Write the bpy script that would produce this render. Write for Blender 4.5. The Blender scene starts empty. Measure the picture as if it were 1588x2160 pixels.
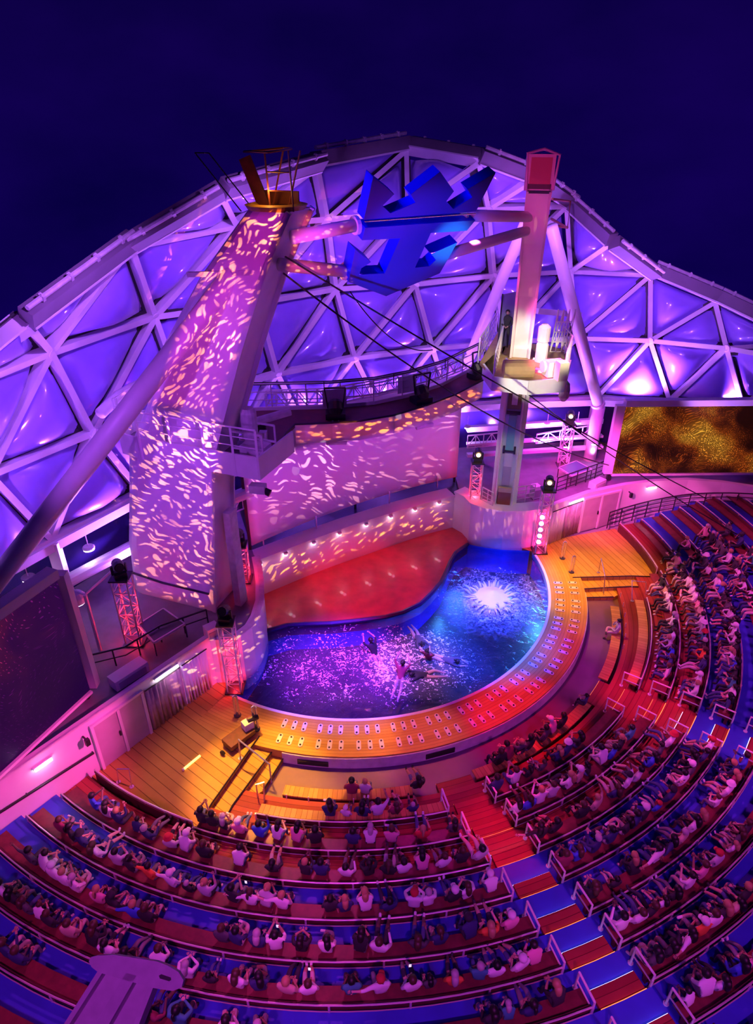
import bpy, bmesh, math, random
from mathutils import Vector, Matrix
random.seed(11)
SC = bpy.context.scene
COL = SC.collection
R = math.radians
PI = math.pi

# ------------------------------------------------------------------ camera
CAM_H, CAM_F, CAM_P = 19.0, 1400.0, R(30.6)
cam = bpy.data.cameras.new('camera')
cam.sensor_fit = 'VERTICAL'; cam.sensor_height = 24.0; cam.lens = 24.0*CAM_F/2160.0
cam.clip_end = 500
co = bpy.data.objects.new('camera', cam); COL.objects.link(co)
co.location = (0, 0, CAM_H); co.rotation_euler = (R(90)-CAM_P, 0, 0)
SC.camera = co
vs = SC.view_settings
vs.view_transform = 'Standard'; vs.look = 'None'; vs.gamma = 1; vs.use_curve_mapping = False
vs.exposure = 0.0

# ------------------------------------------------------------------ world: night sky
W = bpy.data.worlds.new('night_sky'); SC.world = W; W.use_nodes = True
nt = W.node_tree; nt.nodes.clear()
def N(t, typ, **kw):
    n = t.nodes.new(typ)
    for k, v in kw.items():
        if k[0] == 'i' and k[1:].isdigit(): n.inputs[int(k[1:])].default_value = v
        else: setattr(n, k, v)
    return n
def ramp(t, stops, interp='LINEAR'):
    n = t.nodes.new('ShaderNodeValToRGB'); cr = n.color_ramp; cr.interpolation = interp
    while len(cr.elements) < len(stops): cr.elements.new(0.5)
    for e, (p, c) in zip(cr.elements, stops):
        e.position = p; e.color = (*c, 1) if len(c) == 3 else c
    return n
tc = N(nt, 'ShaderNodeTexCoord'); sx = N(nt, 'ShaderNodeSeparateXYZ'); nt.links.new(tc.outputs['Generated'], sx.inputs[0])
mp = N(nt, 'ShaderNodeMapping'); mp.inputs['Scale'].default_value = (1.6, 1.6, 3.0); nt.links.new(tc.outputs['Generated'], mp.inputs[0])
nz = N(nt, 'ShaderNodeTexNoise'); nz.inputs['Scale'].default_value = 2.2; nz.inputs['Detail'].default_value = 5; nt.links.new(mp.outputs[0], nz.inputs['Vector'])
mr = N(nt, 'ShaderNodeMapRange'); mr.inputs[1].default_value = -0.35; mr.inputs[2].default_value = 0.55; nt.links.new(sx.outputs[2], mr.inputs[0])
r1 = ramp(nt, [(0, (.005, .0, .125)), (.5, (.006, .0004, .098)), (1, (.0018, .0006, .040))]); nt.links.new(mr.outputs[0], r1.inputs[0])
r2 = ramp(nt, [(.35, (.62, .7, .72)), (.7, (1.7, 1.3, 1.3))]); nt.links.new(nz.outputs[0], r2.inputs[0])
mx = N(nt, 'ShaderNodeMix', data_type='RGBA', blend_type='MULTIPLY'); mx.inputs[0].default_value = 1
nt.links.new(r1.outputs[0], mx.inputs[6]); nt.links.new(r2.outputs[0], mx.inputs[7])
bg = N(nt, 'ShaderNodeBackground'); bg.inputs[1].default_value = .62; nt.links.new(mx.outputs[2], bg.inputs[0])
wo = N(nt, 'ShaderNodeOutputWorld'); nt.links.new(bg.outputs[0], wo.inputs[0])

# ------------------------------------------------------------------ lamps
def pol_(r, psi, z=.3): return (-.95+r*math.sin(R(psi)), 26.25-r*math.cos(R(psi)), z)
def spot(name, loc, tgt, col, watts, deg=40, blend=.6, size=.15):
    l = bpy.data.lights.new(name, 'SPOT'); l.color = col; l.energy = watts
    l.spot_size = R(deg); l.spot_blend = blend; l.shadow_soft_size = size
    o = bpy.data.objects.new(name, l); COL.objects.link(o); o.location = loc
    o.rotation_euler = (Vector(tgt)-Vector(loc)).to_track_quat('-Z', 'Y').to_euler()
    return o
def point(name, loc, col, watts, size=.12):
    l = bpy.data.lights.new(name, 'POINT'); l.color = col; l.energy = watts; l.shadow_soft_size = size
    o = bpy.data.objects.new(name, l); COL.objects.link(o); o.location = loc
    return o
def gobo(o, tgt, scale, base, streak, base_amt, streak_amt, warp=.35, stretch=5.0, ang=0.0, thr=.56, planes=(), seed=0.0):
    """projector: textured emission; pattern is a function of the direction leaving the lamp"""
    l = o.data; l.use_nodes = True; t = l.node_tree; L = t.links; t.nodes.clear()
    F = (Vector(tgt)-Vector(o.location)).normalized(); Rt = F.cross(Vector((0, 0, 1))).normalized(); U = Rt.cross(F)
    g = N(t, 'ShaderNodeNewGeometry')
    def dot(v):
        d = N(t, 'ShaderNodeVectorMath', operation='DOT_PRODUCT'); L.new(g.outputs['Incoming'], d.inputs[0]); d.inputs[1].default_value = v
        return d.outputs['Value']
    def m(op, a, b=None):
        n = N(t, 'ShaderNodeMath', operation=op)
        for i, x in enumerate((a, b)):
            if x is None: continue
            if isinstance(x, (int, float)): n.inputs[i].default_value = x
            else: L.new(x, n.inputs[i])
        return n.outputs[0]
    w = dot(F); u = m('DIVIDE', dot(Rt), w); v = m('DIVIDE', dot(U), w)
    c = N(t, 'ShaderNodeCombineXYZ'); L.new(u, c.inputs[0]); L.new(v, c.inputs[1]); c.inputs[2].default_value = seed
    nl = N(t, 'ShaderNodeTexNoise'); nl.inputs['Scale'].default_value = scale*.09; nl.inputs['Detail'].default_value = 2; L.new(c.outputs[0], nl.inputs['Vector'])
    sb = N(t, 'ShaderNodeVectorMath', operation='SUBTRACT'); L.new(nl.outputs['Color'], sb.inputs[0]); sb.inputs[1].default_value = (.5, .5, .5)
    sc = N(t, 'ShaderNodeVectorMath', operation='SCALE'); L.new(sb.outputs[0], sc.inputs[0]); sc.inputs['Scale'].default_value = warp
    ad = N(t, 'ShaderNodeVectorMath', operation='ADD'); L.new(c.outputs[0], ad.inputs[0]); L.new(sc.outputs[0], ad.inputs[1])
    mpn = N(t, 'ShaderNodeMapping', vector_type='POINT'); mpn.inputs['Rotation'].default_value = (0, 0, ang); L.new(ad.outputs[0], mpn.inputs[0])
    m2 = N(t, 'ShaderNodeMapping'); m2.inputs['Scale'].default_value = (scale/stretch, scale, 1); L.new(mpn.outputs[0], m2.inputs[0])
    nd = N(t, 'ShaderNodeTexVoronoi', voronoi_dimensions='2D', feature='F1'); nd.inputs['Scale'].default_value = 1.0; L.new(m2.outputs[0], nd.inputs['Vector'])
    sp = N(t, 'ShaderNodeSeparateColor'); L.new(nd.outputs['Color'], sp.inputs[0])
    rad = m('MULTIPLY', m('SUBTRACT', sp.outputs[0], thr), .46)
    rr = N(t, 'ShaderNodeMapRange'); rr.inputs[1].default_value = 0; rr.inputs[2].default_value = .07; L.new(m('SUBTRACT', rad, nd.outputs['Distance']), rr.inputs[0])
    nb = N(t, 'ShaderNodeTexNoise'); nb.inputs['Scale'].default_value = scale*.05; nb.inputs['Detail'].default_value = 2; L.new(c.outputs[0], nb.inputs['Vector'])
    rb = ramp(t, [(.36, (.15, .15, .15)), (.60, (1, 1, 1))]); L.new(nb.outputs[0], rb.inputs[0])
    s_amt = m('MULTIPLY', m('MULTIPLY', rr.outputs[0], rb.outputs[0]), streak_amt)
    msk = None
    for (pu, pv, nu, nv, soft) in planes:      # keep the side the normal points to
        d = m('ADD', m('MULTIPLY', m('SUBTRACT', u, pu), nu), m('MULTIPLY', m('SUBTRACT', v, pv), nv))
        k = N(t, 'ShaderNodeMapRange'); k.inputs[1].default_value = 0; k.inputs[2].default_value = soft; L.new(d, k.inputs[0])
        msk = k.outputs[0] if msk is None else m('MULTIPLY', msk, k.outputs[0])
    e1 = N(t, 'ShaderNodeEmission'); e1.inputs[0].default_value = (*base, 1); e2 = N(t, 'ShaderNodeEmission'); e2.inputs[0].default_value = (*streak, 1)
    if msk is None: e1.inputs[1].default_value = base_amt; L.new(s_amt, e2.inputs[1])
    else: L.new(m('MULTIPLY', msk, base_amt), e1.inputs[1]); L.new(m('MULTIPLY', msk, s_amt), e2.inputs[1])
    a = N(t, 'ShaderNodeAddShader'); L.new(e1.outputs[0], a.inputs[0]); L.new(e2.outputs[0], a.inputs[1])
    out = N(t, 'ShaderNodeOutputLight'); L.new(a.outputs[0], out.inputs[0])
def gplanes(loc, tgt, pts, soft=.012):
    """half planes of a convex outline of world points as the lamp sees them (a masked projection)"""
    F = (Vector(tgt)-Vector(loc)).normalized(); Rt = F.cross(Vector((0, 0, 1))).normalized(); U = Rt.cross(F)
    uv = []
    for p in pts:
        d = Vector(p)-Vector(loc); uv.append((d.dot(Rt)/d.dot(F), d.dot(U)/d.dot(F)))
    cx = sum(a for a, b in uv)/len(uv); cy = sum(b for a, b in uv)/len(uv); out = []
    for i in range(len(uv)):
        (a, b), (c, d) = uv[i], uv[(i+1) % len(uv)]
        nx, ny = -(d-b), (c-a); l = math.hypot(nx, ny) or 1; nx /= l; ny /= l
        if (cx-a)*nx+(cy-b)*ny < 0: nx, ny = -nx, -ny
        out.append((a, b, nx, ny, soft))
    return out

VIO = (.40, .16, 1.0); BLU = (.07, .03, 1.0); MAG = (1.0, .03, .42); ORG = (1.0, .42, .03); RED = (1.0, .01, .035); PNK = (1.0, .22, .75)
# dome wash: uplights on the upper deck behind the towers plus added unseen spots high in front
for i, (x, y, z, tx, ty, tz, w) in enumerate([
        (-10.2, 23.2, 3.0, -14.5, 22.5, 10, 2600), (-8.5, 27.2, 3.0, -11.5, 29.5, 10.5, 2800), (-4.0, 31.0, 3.0, -6, 34.5, 11, 3000), (0.5, 33.2, 3.0, 0, 36.5, 11, 3000),
        (5.0, 34.3, 3.0, 5.5, 38, 11, 3000), (9.5, 34.3, 3.0, 10, 38, 11, 3000), (14.5, 34.6, 5.6, 15.5, 38, 11, 2300), (19.5, 34.6, 5.6, 20.5, 38, 10, 2300),
        (-13.0, 15.0, 6.0, -17, 19, 12, 2000)]):
    spot('dome_uplight', (x, y, z), (tx, ty, tz), (.40, .11, 1.0), w*2.0, 130, .8, .2)
for x, y, z, tx, ty, tz, w in [(-6.5, 19.5, 16.9, -11.5, 24.5, 11.5, 3400), (-3.0, 23.0, 17.3, -5.5, 31, 12, 3800), (1.5, 25.5, 17.3, 2, 35, 12, 4200), (6.5, 27.0, 17.0, 8, 37, 12, 4200), (12.5, 28.5, 13.5, 15.5, 38, 10.5, 3400), (-11.0, 15.5, 14.5, -16, 20, 10, 2600)]:
    spot('dome_fill', (x, y, z), (tx, ty, tz), (.44, .12, 1.0), w*.62, 84, .8, .12)  # added fill on the cushions, no lamp hangs there
for i in range(15):
    q_ = R(-78+i*13.5); ox, oy = 3.0+15.5*math.sin(q_), 21.5+14.5*math.cos(q_)
    spot('base_uplight', (ox, oy, 3.0 if i < 10 else 5.4), (3.0+19*math.sin(q_), 21.5+18*math.cos(q_), 9.5), (.50, .18, 1.0), 800, 120, .6, .14)
# floor and stage colour
spot('stage_red', (2.5, 18.5, 12.5), (-.3, 25.2, 0), RED, 6500, 26, .5)
spot('stage_red', (-2.0, 21.0, 8.0), (-2.6, 24.0, 0), RED, 700, 44, .7)
spot('stage_red', (3.6, 26.3, 7.8), (2.4, 28.2, 0), RED, 700, 44, .7)
spot('left_orange', (-4.5, 19.4, 8.4), (-4.6, 14.2, -.2), ORG, 1500, 46, .6)
spot('left_orange', (-6.0, 19.6, 12.5), (-3.9, 14.4, -.2), ORG, 17000, 23, .7)
spot('right_orange', (7.5, 27.0, 8.4), (10.6, 25.0, -.2), ORG, 3400, 52, .7)
spot('right_orange', (9.6, 23.5, 13.5), (11.0, 27.2, 0), (1, .33, .02), 6000, 28, .7)
spot('deck_orange', (-.5, 20.5, 15.5), (-1.6, 16.3, 0), (1, .36, .015), 11000, 20, .7)
spot('deck_orange', (-.5, 20.5, 15.5), (1.6, 16.2, 0), (1, .22, .015), 6500, 15, .8)
spot('deck_orange', (5.0, 24.0, 15.5), (8.9, 25.2, 0), (1, .36, .015), 9000, 17, .8)
spot('deck_red', (4.0, 20.0, 15.5), (5.4, 17.4, 0), RED, 12000, 19, .8)
spot('deck_red', (4.0, 20.0, 15.5), (8.6, 20.5, 0), (1, .05, .05), 4500, 18, .8)
spot('aisle_red', (3.0, 22.0, 15.0), (4.0, 12.4, 0), RED, 11000, 13, .8)
spot('aisle_red', (5.5, 24.0, 15.0), (10.2, 18.2, 0), RED, 9000, 13, .8)
# audience wash: added unseen narrow spots above the pool and from the camera side
_m = math
for ps, w in ((-27, 1500), (-12, 1500), (3, 1400), (20, 1300), (37, 1500), (54, 1500), (70, 1900), (85, 2000), (98, 1500)):
    a_ = R(ps); src = (-.95+4.5*_m.sin(a_), 26.25-4.5*_m.cos(a_), 15.5); tg = (-.95+17.8*_m.sin(a_), 26.25-17.8*_m.cos(a_), .6)
    spot('audience_magenta', src, tg, (1.0, .07, .50), w*4.4, 31, .55, .2)
for x, y, sx2, sy2, w in ((-6, 9.0, -7.5, -2, 1.0), (1.5, 7.2, 0, -4, 1.0), (9, 10.0, 10, -3, 1.1), (14.5, 17.0, 19, 3, 1.35), (17, 25.5, 25, 14, 1.2)):
    spot('audience_blue', (sx2, sy2, 17.5), (x, y, 0), BLU, 3000*w*(.55 if x > 12 else 1), 52, .8, .3)
    spot('audience_magenta', (sx2+1.5, sy2, 18.0), (x, y, 0), (1.0, .07, .50), 6600*w, 38, .8, .3)  # added from the camera side to light the spectators' backs
spot('end_white', (-3.5, 12.5, 9.5), pol_(16.6, -31.5), (.45, .75, .95), 520, 26, .8)
spot('pit_violet', (2.5, 21.0, 15.5), (2.0, 14.5, -.5), (.85, .01, .45), 4200, 30, .8)
spot('pit_violet', (6.0, 24.0, 14.0), (10.2, 20.5, -.5), (.55, .02, .8), 4200, 26, .8)
# wing walls and upper deck
spot('wall_pink', (-2.0, 13.0, 6.5), (-9.8, 13.6, 1.9), (1, .07, .44), 5600, 40, .8)
spot('wall_pink', (8.0, 24.0, 7.0), (13.0, 31.0, 1.9), (1, .09, .48), 7000, 48, .8)
spot('deck_magenta', (-7.4, 22.0, 7.8), (-10.5, 19.5, 2), (.75, .01, .75), 2600, 80, .8)
spot('deck_magenta', (9.0, 29.0, 8.0), (10.5, 33.0, 2), (.9, .02, .8), 2800, 80, .8)
# pool lamps below the water and a beam into the splash
for p, w, c in [((2.5, 25.3, -.55), 420, (.10, .45, 1)), ((1.3, 24.4, -.55), 420, (.10, .45, 1)), ((-.2, 23.6, -.5), 300, (.06, .35, 1)), ((3.9, 27.0, -.6), 260, (.03, .16, 1)), ((8.2, 24.6, -.4), 260, (.10, .55, 1)), ((8.4, 26.3, -.4), 120, (.10, .5, 1))]:
    spot('pool_lamp', p, (p[0]*.6+2.2, p[1]*.6+9, -1.3), c, w*3.6, 150, .8, .8)
spot('pool_blue', (3.5, 16.5, 16.5), (4.8, 22.5, -1.5), (.02, .05, 1), 95000, 24, .8, .2)  # added unseen spots from above that boost the underwater blue
spot('pool_blue', (5.0, 19.5, 16.0), (6.3, 26.4, -1.5), (.02, .05, 1), 38000, 19, .8, .2)
spot('pool_blue', (1.0, 15.5, 16.5), (-1.6, 20.0, -1.5), (.06, .02, 1), 60000, 24, .8, .2)
spot('splash_beam', (3.0, 23.5, 15.0), (5.3, 24.3, 0), (1, .40, .95), 7000, 11, .7, .1)
spot('water_magenta', (-3.0, 19.5, 12.0), (-1.4, 20.0, 0), (1, .05, .70), 12000, 30, .8, .1)
spot('water_warm', (.5, 21.0, 14.0), (1.6, 20.2, 0), (1, .30, .75), 9000, 18, .8, .1)
spot('platform_white', (2.5, 15.5, 12.0), (6.6, 27.0, 9.7), (1, .88, .60), 6500, 13, .5)  # added unseen spot from the camera side, brightens the platform front
# crown sign
spot('crown_blue', (-4.0, 14.0, 23.0), (1.0, 22.0, 15.8), (.03, .02, 1), 3600, 30, .7)
spot('crown_violet', (-5.5, 13.0, 12.0), (-.3, 21.4, 16.6), (.55, .05, .75), 6500, 17, .8)
spot('crown_front_blue', (-1.0, 13.5, 10.5), (.8, 21.6, 15.4), (.05, .05, 1), 9500, 24, .8)
spot('crown_teal', (5.5, 17.0, 11.5), (2.6, 22.4, 15.3), (.0, .6, .7), 13000, 13, .9)
spot('tower_violet', (1.5, 9.0, 17.0), (-6.5, 20.5, 10.5), (.45, .07, 1.0), 1500, 46, .6)  # added violet fill for both towers, no fixture stands there
spot('tower_violet', (-9.5, 12.0, 13.5), (-7.5, 20.0, 11.5), (.42, .08, 1.0), 1500, 70, .6)
spot('tower_violet', (0.0, 12.0, 17.5), (6.3, 26.8, 13.5), (.75, .08, .65), 1900, 30, .6)
spot('mast_head_fill', (3.0, 14.0, 18.0), (5.6, 25.3, 16.9), (1, .04, .35), 1500, 16, .7)  # added pink fill that brightens the head of the narrow tower
# white work light of the right-hand tower platform
spot('platform_white', (8.2, 22.6, 13.2), (6.9, 27.9, 10.4), (1, .90, .62), 1500, 34, .6)
spot('platform_white', (3.2, 24.2, 13.4), (5.9, 28.9, 10.3), (1, .90, .62), 1000, 36, .6)
spot('platform_white', (6.0, 24.9, 9.2), (6.2, 28.3, 5.0), (.95, 1, .72), 330, 34, .8)
LAMP_AFTER = []

# ------------------------------------------------------------------ placement helpers
def ray(px, py):
    u = (px-794)/CAM_F; v = (1080-py)/CAM_F
    return Vector((u, math.cos(CAM_P)+v*math.sin(CAM_P), -math.sin(CAM_P)+v*math.cos(CAM_P)))
def at(px, py, z):
    d = ray(px, py); return d*((z-CAM_H)/d.z)+Vector((0, 0, CAM_H))
def atp(px, py, P, n):
    """point of the plane through P with normal n"""
    d = ray(px, py); o = Vector((0, 0, CAM_H)); P = Vector(P); n = Vector(n)
    return o+d*((P-o).dot(n)/d.dot(n))
def projx(p):
    d = p.y*math.cos(CAM_P)-(p.z-CAM_H)*math.sin(CAM_P)
    return 794+CAM_F*p.x/d, 1080-CAM_F*(p.y*math.sin(CAM_P)+(p.z-CAM_H)*math.cos(CAM_P))/d
CX, CY, AX = -.95, 26.25, 35.0
def pol(r, psi, z=0.0):
    a = R(psi); return Vector((CX+r*math.sin(a), CY-r*math.cos(a), z))
def mirror(p):
    a = Vector((math.sin(R(AX)), -math.cos(R(AX)))); d = Vector((p[0]-CX, p[1]-CY)); k = d.dot(a)
    q = 2*k*a-d; return Vector((CX+q.x, CY+q.y, p[2]))

# ------------------------------------------------------------------ materials
MATS = {}
def mat(name, col, rough=.55, metal=0.0, emit=None, estr=0.0, noise=None, bump=0.0, coat=0.0, spec=.5):
    m = bpy.data.materials.new(name); m.use_nodes = True; t = m.node_tree
    b = t.nodes['Principled BSDF']
    b.inputs['Base Color'].default_value = (*col, 1); b.inputs['Roughness'].default_value = rough; b.inputs['Metallic'].default_value = metal
    b.inputs['Coat Weight'].default_value = coat; b.inputs['Specular IOR Level'].default_value = spec
    if emit: b.inputs['Emission Color'].default_value = (*emit, 1); b.inputs['Emission Strength'].default_value = estr
    if noise:
        sc, amt = noise
        tc = N(t, 'ShaderNodeTexCoord'); nz = N(t, 'ShaderNodeTexNoise'); nz.inputs['Scale'].default_value = sc; nz.inputs['Detail'].default_value = 4
        t.links.new(tc.outputs['Object'], nz.inputs['Vector'])
        lo = tuple(max(0, c*(1-amt)) for c in col); hi = tuple(min(1, c*(1+amt)) for c in col)
        r = ramp(t, [(.3, lo), (.7, hi)]); t.links.new(nz.outputs[0], r.inputs[0]); t.links.new(r.outputs[0], b.inputs['Base Color'])
        if bump:
            bp = N(t, 'ShaderNodeBump'); bp.inputs['Strength'].default_value = bump; bp.inputs['Distance'].default_value = .05
            t.links.new(nz.outputs[0], bp.inputs['Height']); t.links.new(bp.outputs[0], b.inputs['Normal'])
    MATS[name] = m
    return m
def M_(t, op, a, b=None):
    n = N(t, 'ShaderNodeMath', operation=op)
    for i, x in enumerate((a, b)):
        if x is None: continue
        if isinstance(x, (int, float)): n.inputs[i].default_value = x
        else: t.links.new(x, n.inputs[i])
    return n.outputs[0]
white = mat('white_painted_steel', (.80, .78, .80), .42, noise=(1.3, .06))
whitew = mat('white_wall_panel', (.76, .73, .75), .5, noise=(.8, .07))
dirtyw = mat('weathered_white_steel', (.66, .62, .64), .5, noise=(3.5, .16))
rimgrey = mat('grey_painted_rim', (.20, .17, .21), .5, noise=(1.0, .1))
black = mat('black_fixture', (.012, .012, .016), .45)
darkm = mat('dark_metal', (.05, .045, .055), .4, .6)
chrome = mat('polished_rail', (.75, .72, .74), .25, .85)
deckm = mat('dark_deck_coating', (.20, .16, .20), .6, noise=(1.2, .2))
gantrym = mat('red_brown_gantry_deck', (.17, .045, .05), .55, noise=(2, .2))
sandm = mat('tan_platform_floor', (.42, .29, .12), .6, noise=(2, .15))
bluefl = mat('blue_terrace_floor', (.035, .05, .52), .55, noise=(1.5, .12))
pitfl = mat('grey_rubber_floor', (.15, .07, .15), .5, noise=(1.0, .14))
benchw = mat('red_brown_bench_wood', (.15, .022, .03), .45, noise=(5, .25))
benchb = mat('dark_bench_back', (.085, .012, .022), .45, noise=(5, .25))
stagem = mat('wet_stage_floor', (.46, .055, .07), .34, noise=(1.8, .18), coat=.3)
cush = mat('film_cushion', (.36, .24, .92), .32, noise=(.7, .10), spec=.5, coat=1.0)
crownm = mat('blue_sign_panel', (.07, .05, .30), .36)
crowns = mat('blue_sign_edge', (.008, .015, .75), .4)
curt = mat('grey_curtain', (.42, .30, .38), .8, noise=(3, .2))
doorm = mat('grey_door_panel', (.46, .40, .44), .5, noise=(1.5, .1))
navy = mat('dark_blue_glazing', (.02, .012, .09), .2)
redbox = mat('red_brown_cabinet', (.25, .07, .04), .5)
teal = mat('teal_glass_panel', (.16, .50, .50), .15)
sledm = mat('dark_red_cover', (.10, .008, .02), .45, noise=(6, .3))
lampW = mat('lamp_white', (1, 1, 1), .4, emit=(1, .86, 1), estr=9)
lampV = mat('lamp_violet_white', (1, 1, 1), .4, emit=(.90, .66, 1), estr=7)
lampY = mat('lamp_warm', (1, 1, 1), .4, emit=(1, .55, .2), estr=4)
lampO = mat('lamp_amber_strip', (1, .7, .3), .4, emit=(1, .22, .03), estr=1.8)
lampB = mat('lamp_blue_white_strip', (1, 1, 1), .4, emit=(.5, .45, 1), estr=4)
lampP = mat('lamp_pink', (1, 1, 1), .4, emit=(1, .35, .95), estr=9)
phonem = mat('lit_phone_screen', (.8, .8, .9), .3, emit=(.85, .8, 1), estr=.9)
foamm = mat('white_foam', (.85, .82, .88), .5, spec=.4)

def wood(name, colA, colB, mode, pitch=.13, rough=.6):
    """planked wood; mode 'arc' lays the boards round the pool centre, 'radial' across, an angle lays them straight"""
    m = bpy.data.materials.new(name); m.use_nodes = True; t = m.node_tree; b = t.nodes['Principled BSDF']; L = t.links
    g = N(t, 'ShaderNodeNewGeometry'); s = N(t, 'ShaderNodeVectorMath', operation='SUBTRACT'); L.new(g.outputs['Position'], s.inputs[0]); s.inputs[1].default_value = (CX, CY, 0)
    x = N(t, 'ShaderNodeSeparateXYZ'); L.new(s.outputs[0], x.inputs[0])
    if mode == 'arc':
        c = M_(t, 'SQRT', M_(t, 'ADD', M_(t, 'POWER', x.outputs[0], 2), M_(t, 'POWER', x.outputs[1], 2))) if False else None
        xy = N(t, 'ShaderNodeCombineXYZ'); L.new(x.outputs[0], xy.inputs[0]); L.new(x.outputs[1], xy.inputs[1])
        ln = N(t, 'ShaderNodeVectorMath', operation='LENGTH'); L.new(xy.outputs[0], ln.inputs[0]); c = ln.outputs['Value']
    elif mode == 'radial':
        c = M_(t, 'MULTIPLY', M_(t, 'ARCTAN2', x.outputs[1], x.outputs[0]), 12.0)
    else:
        a = R(mode); c = M_(t, 'ADD', M_(t, 'MULTIPLY', x.outputs[0], math.cos(a)), M_(t, 'MULTIPLY', x.outputs[1], math.sin(a)))
    q = M_(t, 'DIVIDE', c, pitch); fr = M_(t, 'FRACT', q); fl = M_(t, 'FLOOR', q)
    wn = N(t, 'ShaderNodeTexWhiteNoise', noise_dimensions='1D'); L.new(fl, wn.inputs['W'])
    nz = N(t, 'ShaderNodeTexNoise'); nz.inputs['Scale'].default_value = 2.5; nz.inputs['Detail'].default_value = 4; L.new(g.outputs['Position'], nz.inputs['Vector'])
    f = M_(t, 'ADD', M_(t, 'MULTIPLY', wn.outputs['Value'], .55), M_(t, 'MULTIPLY', nz.outputs[0], .45))
    rr = ramp(t, [(.2, colA), (.8, colB)]); L.new(f, rr.inputs[0])
    gap = M_(t, 'GREATER_THAN', fr, .08)
    mm = N(t, 'ShaderNodeMix', data_type='RGBA'); L.new(gap, mm.inputs[0]); mm.inputs[6].default_value = (colA[0]*.5, colA[1]*.45, colA[2]*.45, 1); L.new(rr.outputs[0], mm.inputs[7])
    L.new(mm.outputs[2], b.inputs['Base Color']); b.inputs['Roughness'].default_value = rough; b.inputs['Specular IOR Level'].default_value = .22
    bp = N(t, 'ShaderNodeBump'); bp.inputs['Strength'].default_value = .4; bp.inputs['Distance'].default_value = .02; L.new(gap, bp.inputs['Height']); L.new(bp.outputs[0], b.inputs['Normal'])
    return m
deckwood = wood('pool_deck_boards', (.44, .25, .05), (.60, .36, .08), 'arc', .13)
platwoodL = wood('left_platform_boards', (.42, .25, .05), (.58, .36, .08), 53, .30)
platwoodR = wood('right_platform_boards', (.42, .25, .05), (.58, .36, .08), 18, .30)
redwood = wood('red_terrace_boards', (.24, .03, .03), (.34, .055, .045), 'arc', .2)
slatwood = wood('slatted_bench_boards', (.42, .23, .06), (.56, .33, .09), 'radial', .16)

def led(name, colours, scale, seed, gain, dens=.5, floor_=(0, 0, 0)):
    """screen picture: swirling short dashes of light on black"""
    m = bpy.data.materials.new(name); m.use_nodes = True; t = m.node_tree; L = t.links; t.nodes.clear()
    tc = N(t, 'ShaderNodeTexCoord'); mp = N(t, 'ShaderNodeMapping'); mp.inputs['Location'].default_value = (seed, seed*.7, 0); L.new(tc.outputs['UV'], mp.inputs[0])
    nl = N(t, 'ShaderNodeTexNoise'); nl.inputs['Scale'].default_value = 1.5; nl.inputs['Detail'].default_value = 1; L.new(mp.outputs[0], nl.inputs['Vector'])
    sb = N(t, 'ShaderNodeVectorMath', operation='SUBTRACT'); L.new(nl.outputs['Color'], sb.inputs[0]); sb.inputs[1].default_value = (.5, .5, .5)
    sc = N(t, 'ShaderNodeVectorMath', operation='SCALE'); L.new(sb.outputs[0], sc.inputs[0]); sc.inputs['Scale'].default_value = 1.1
    ad = N(t, 'ShaderNodeVectorMath', operation='ADD'); L.new(mp.outputs[0], ad.inputs[0]); L.new(sc.outputs[0], ad.inputs[1])
    m2 = N(t, 'ShaderNodeMapping'); m2.inputs['Scale'].default_value = (scale*.28, scale, 1); L.new(ad.outputs[0], m2.inputs[0])
    nd = N(t, 'ShaderNodeTexVoronoi', voronoi_dimensions='2D', feature='F1'); nd.inputs['Scale'].default_value = 1; L.new(m2.outputs[0], nd.inputs['Vector'])
    sp = N(t, 'ShaderNodeSeparateColor'); L.new(nd.outputs['Color'], sp.inputs[0])
    rr = N(t, 'ShaderNodeMapRange'); rr.inputs[1].default_value = 0; rr.inputs[2].default_value = .10; L.new(M_(t, 'SUBTRACT', M_(t, 'MULTIPLY', M_(t, 'SUBTRACT', sp.outputs[0], dens), .5), nd.outputs['Distance']), rr.inputs[0])
    nb = N(t, 'ShaderNodeTexNoise'); nb.inputs['Scale'].default_value = 1.1; nb.inputs['Detail'].default_value = 3; L.new(ad.outputs[0], nb.inputs['Vector'])
    cr = ramp(t, colours); L.new(nb.outputs[0], cr.inputs[0])
    bm = ramp(t, [(.36, (.05, .05, .05)), (.64, (1, 1, 1))]); L.new(nb.outputs[0], bm.inputs[0])
    k = M_(t, 'MULTIPLY', M_(t, 'ADD', M_(t, 'MULTIPLY', rr.outputs[0], bm.outputs[0]), M_(t, 'MULTIPLY', bm.outputs[0], .10)), gain)
    e = N(t, 'ShaderNodeEmission'); L.new(cr.outputs[0], e.inputs[0]); L.new(k, e.inputs[1])
    e0 = N(t, 'ShaderNodeEmission'); e0.inputs[0].default_value = (*floor_, 1); e0.inputs[1].default_value = 1
    a0 = N(t, 'ShaderNodeAddShader'); L.new(e.outputs[0], a0.inputs[0]); L.new(e0.outputs[0], a0.inputs[1]); e = a0
    gl = N(t, 'ShaderNodeBsdfGlossy'); gl.inputs['Color'].default_value = (.02, .02, .025, 1); gl.inputs['Roughness'].default_value = .4
    a = N(t, 'ShaderNodeAddShader'); L.new(e.outputs[0], a.inputs[0]); L.new(gl.outputs[0], a.inputs[1])
    o = N(t, 'ShaderNodeOutputMaterial'); L.new(a.outputs[0], o.inputs[0])
    return m
ledR = led('led_gold_particles', [(.35, (.30, .02, .01)), (.5, (.8, .13, .01)), (.68, (1, .42, .04))], 150, 3.1, 2.0, .25, (.010, .002, .001))
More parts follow.
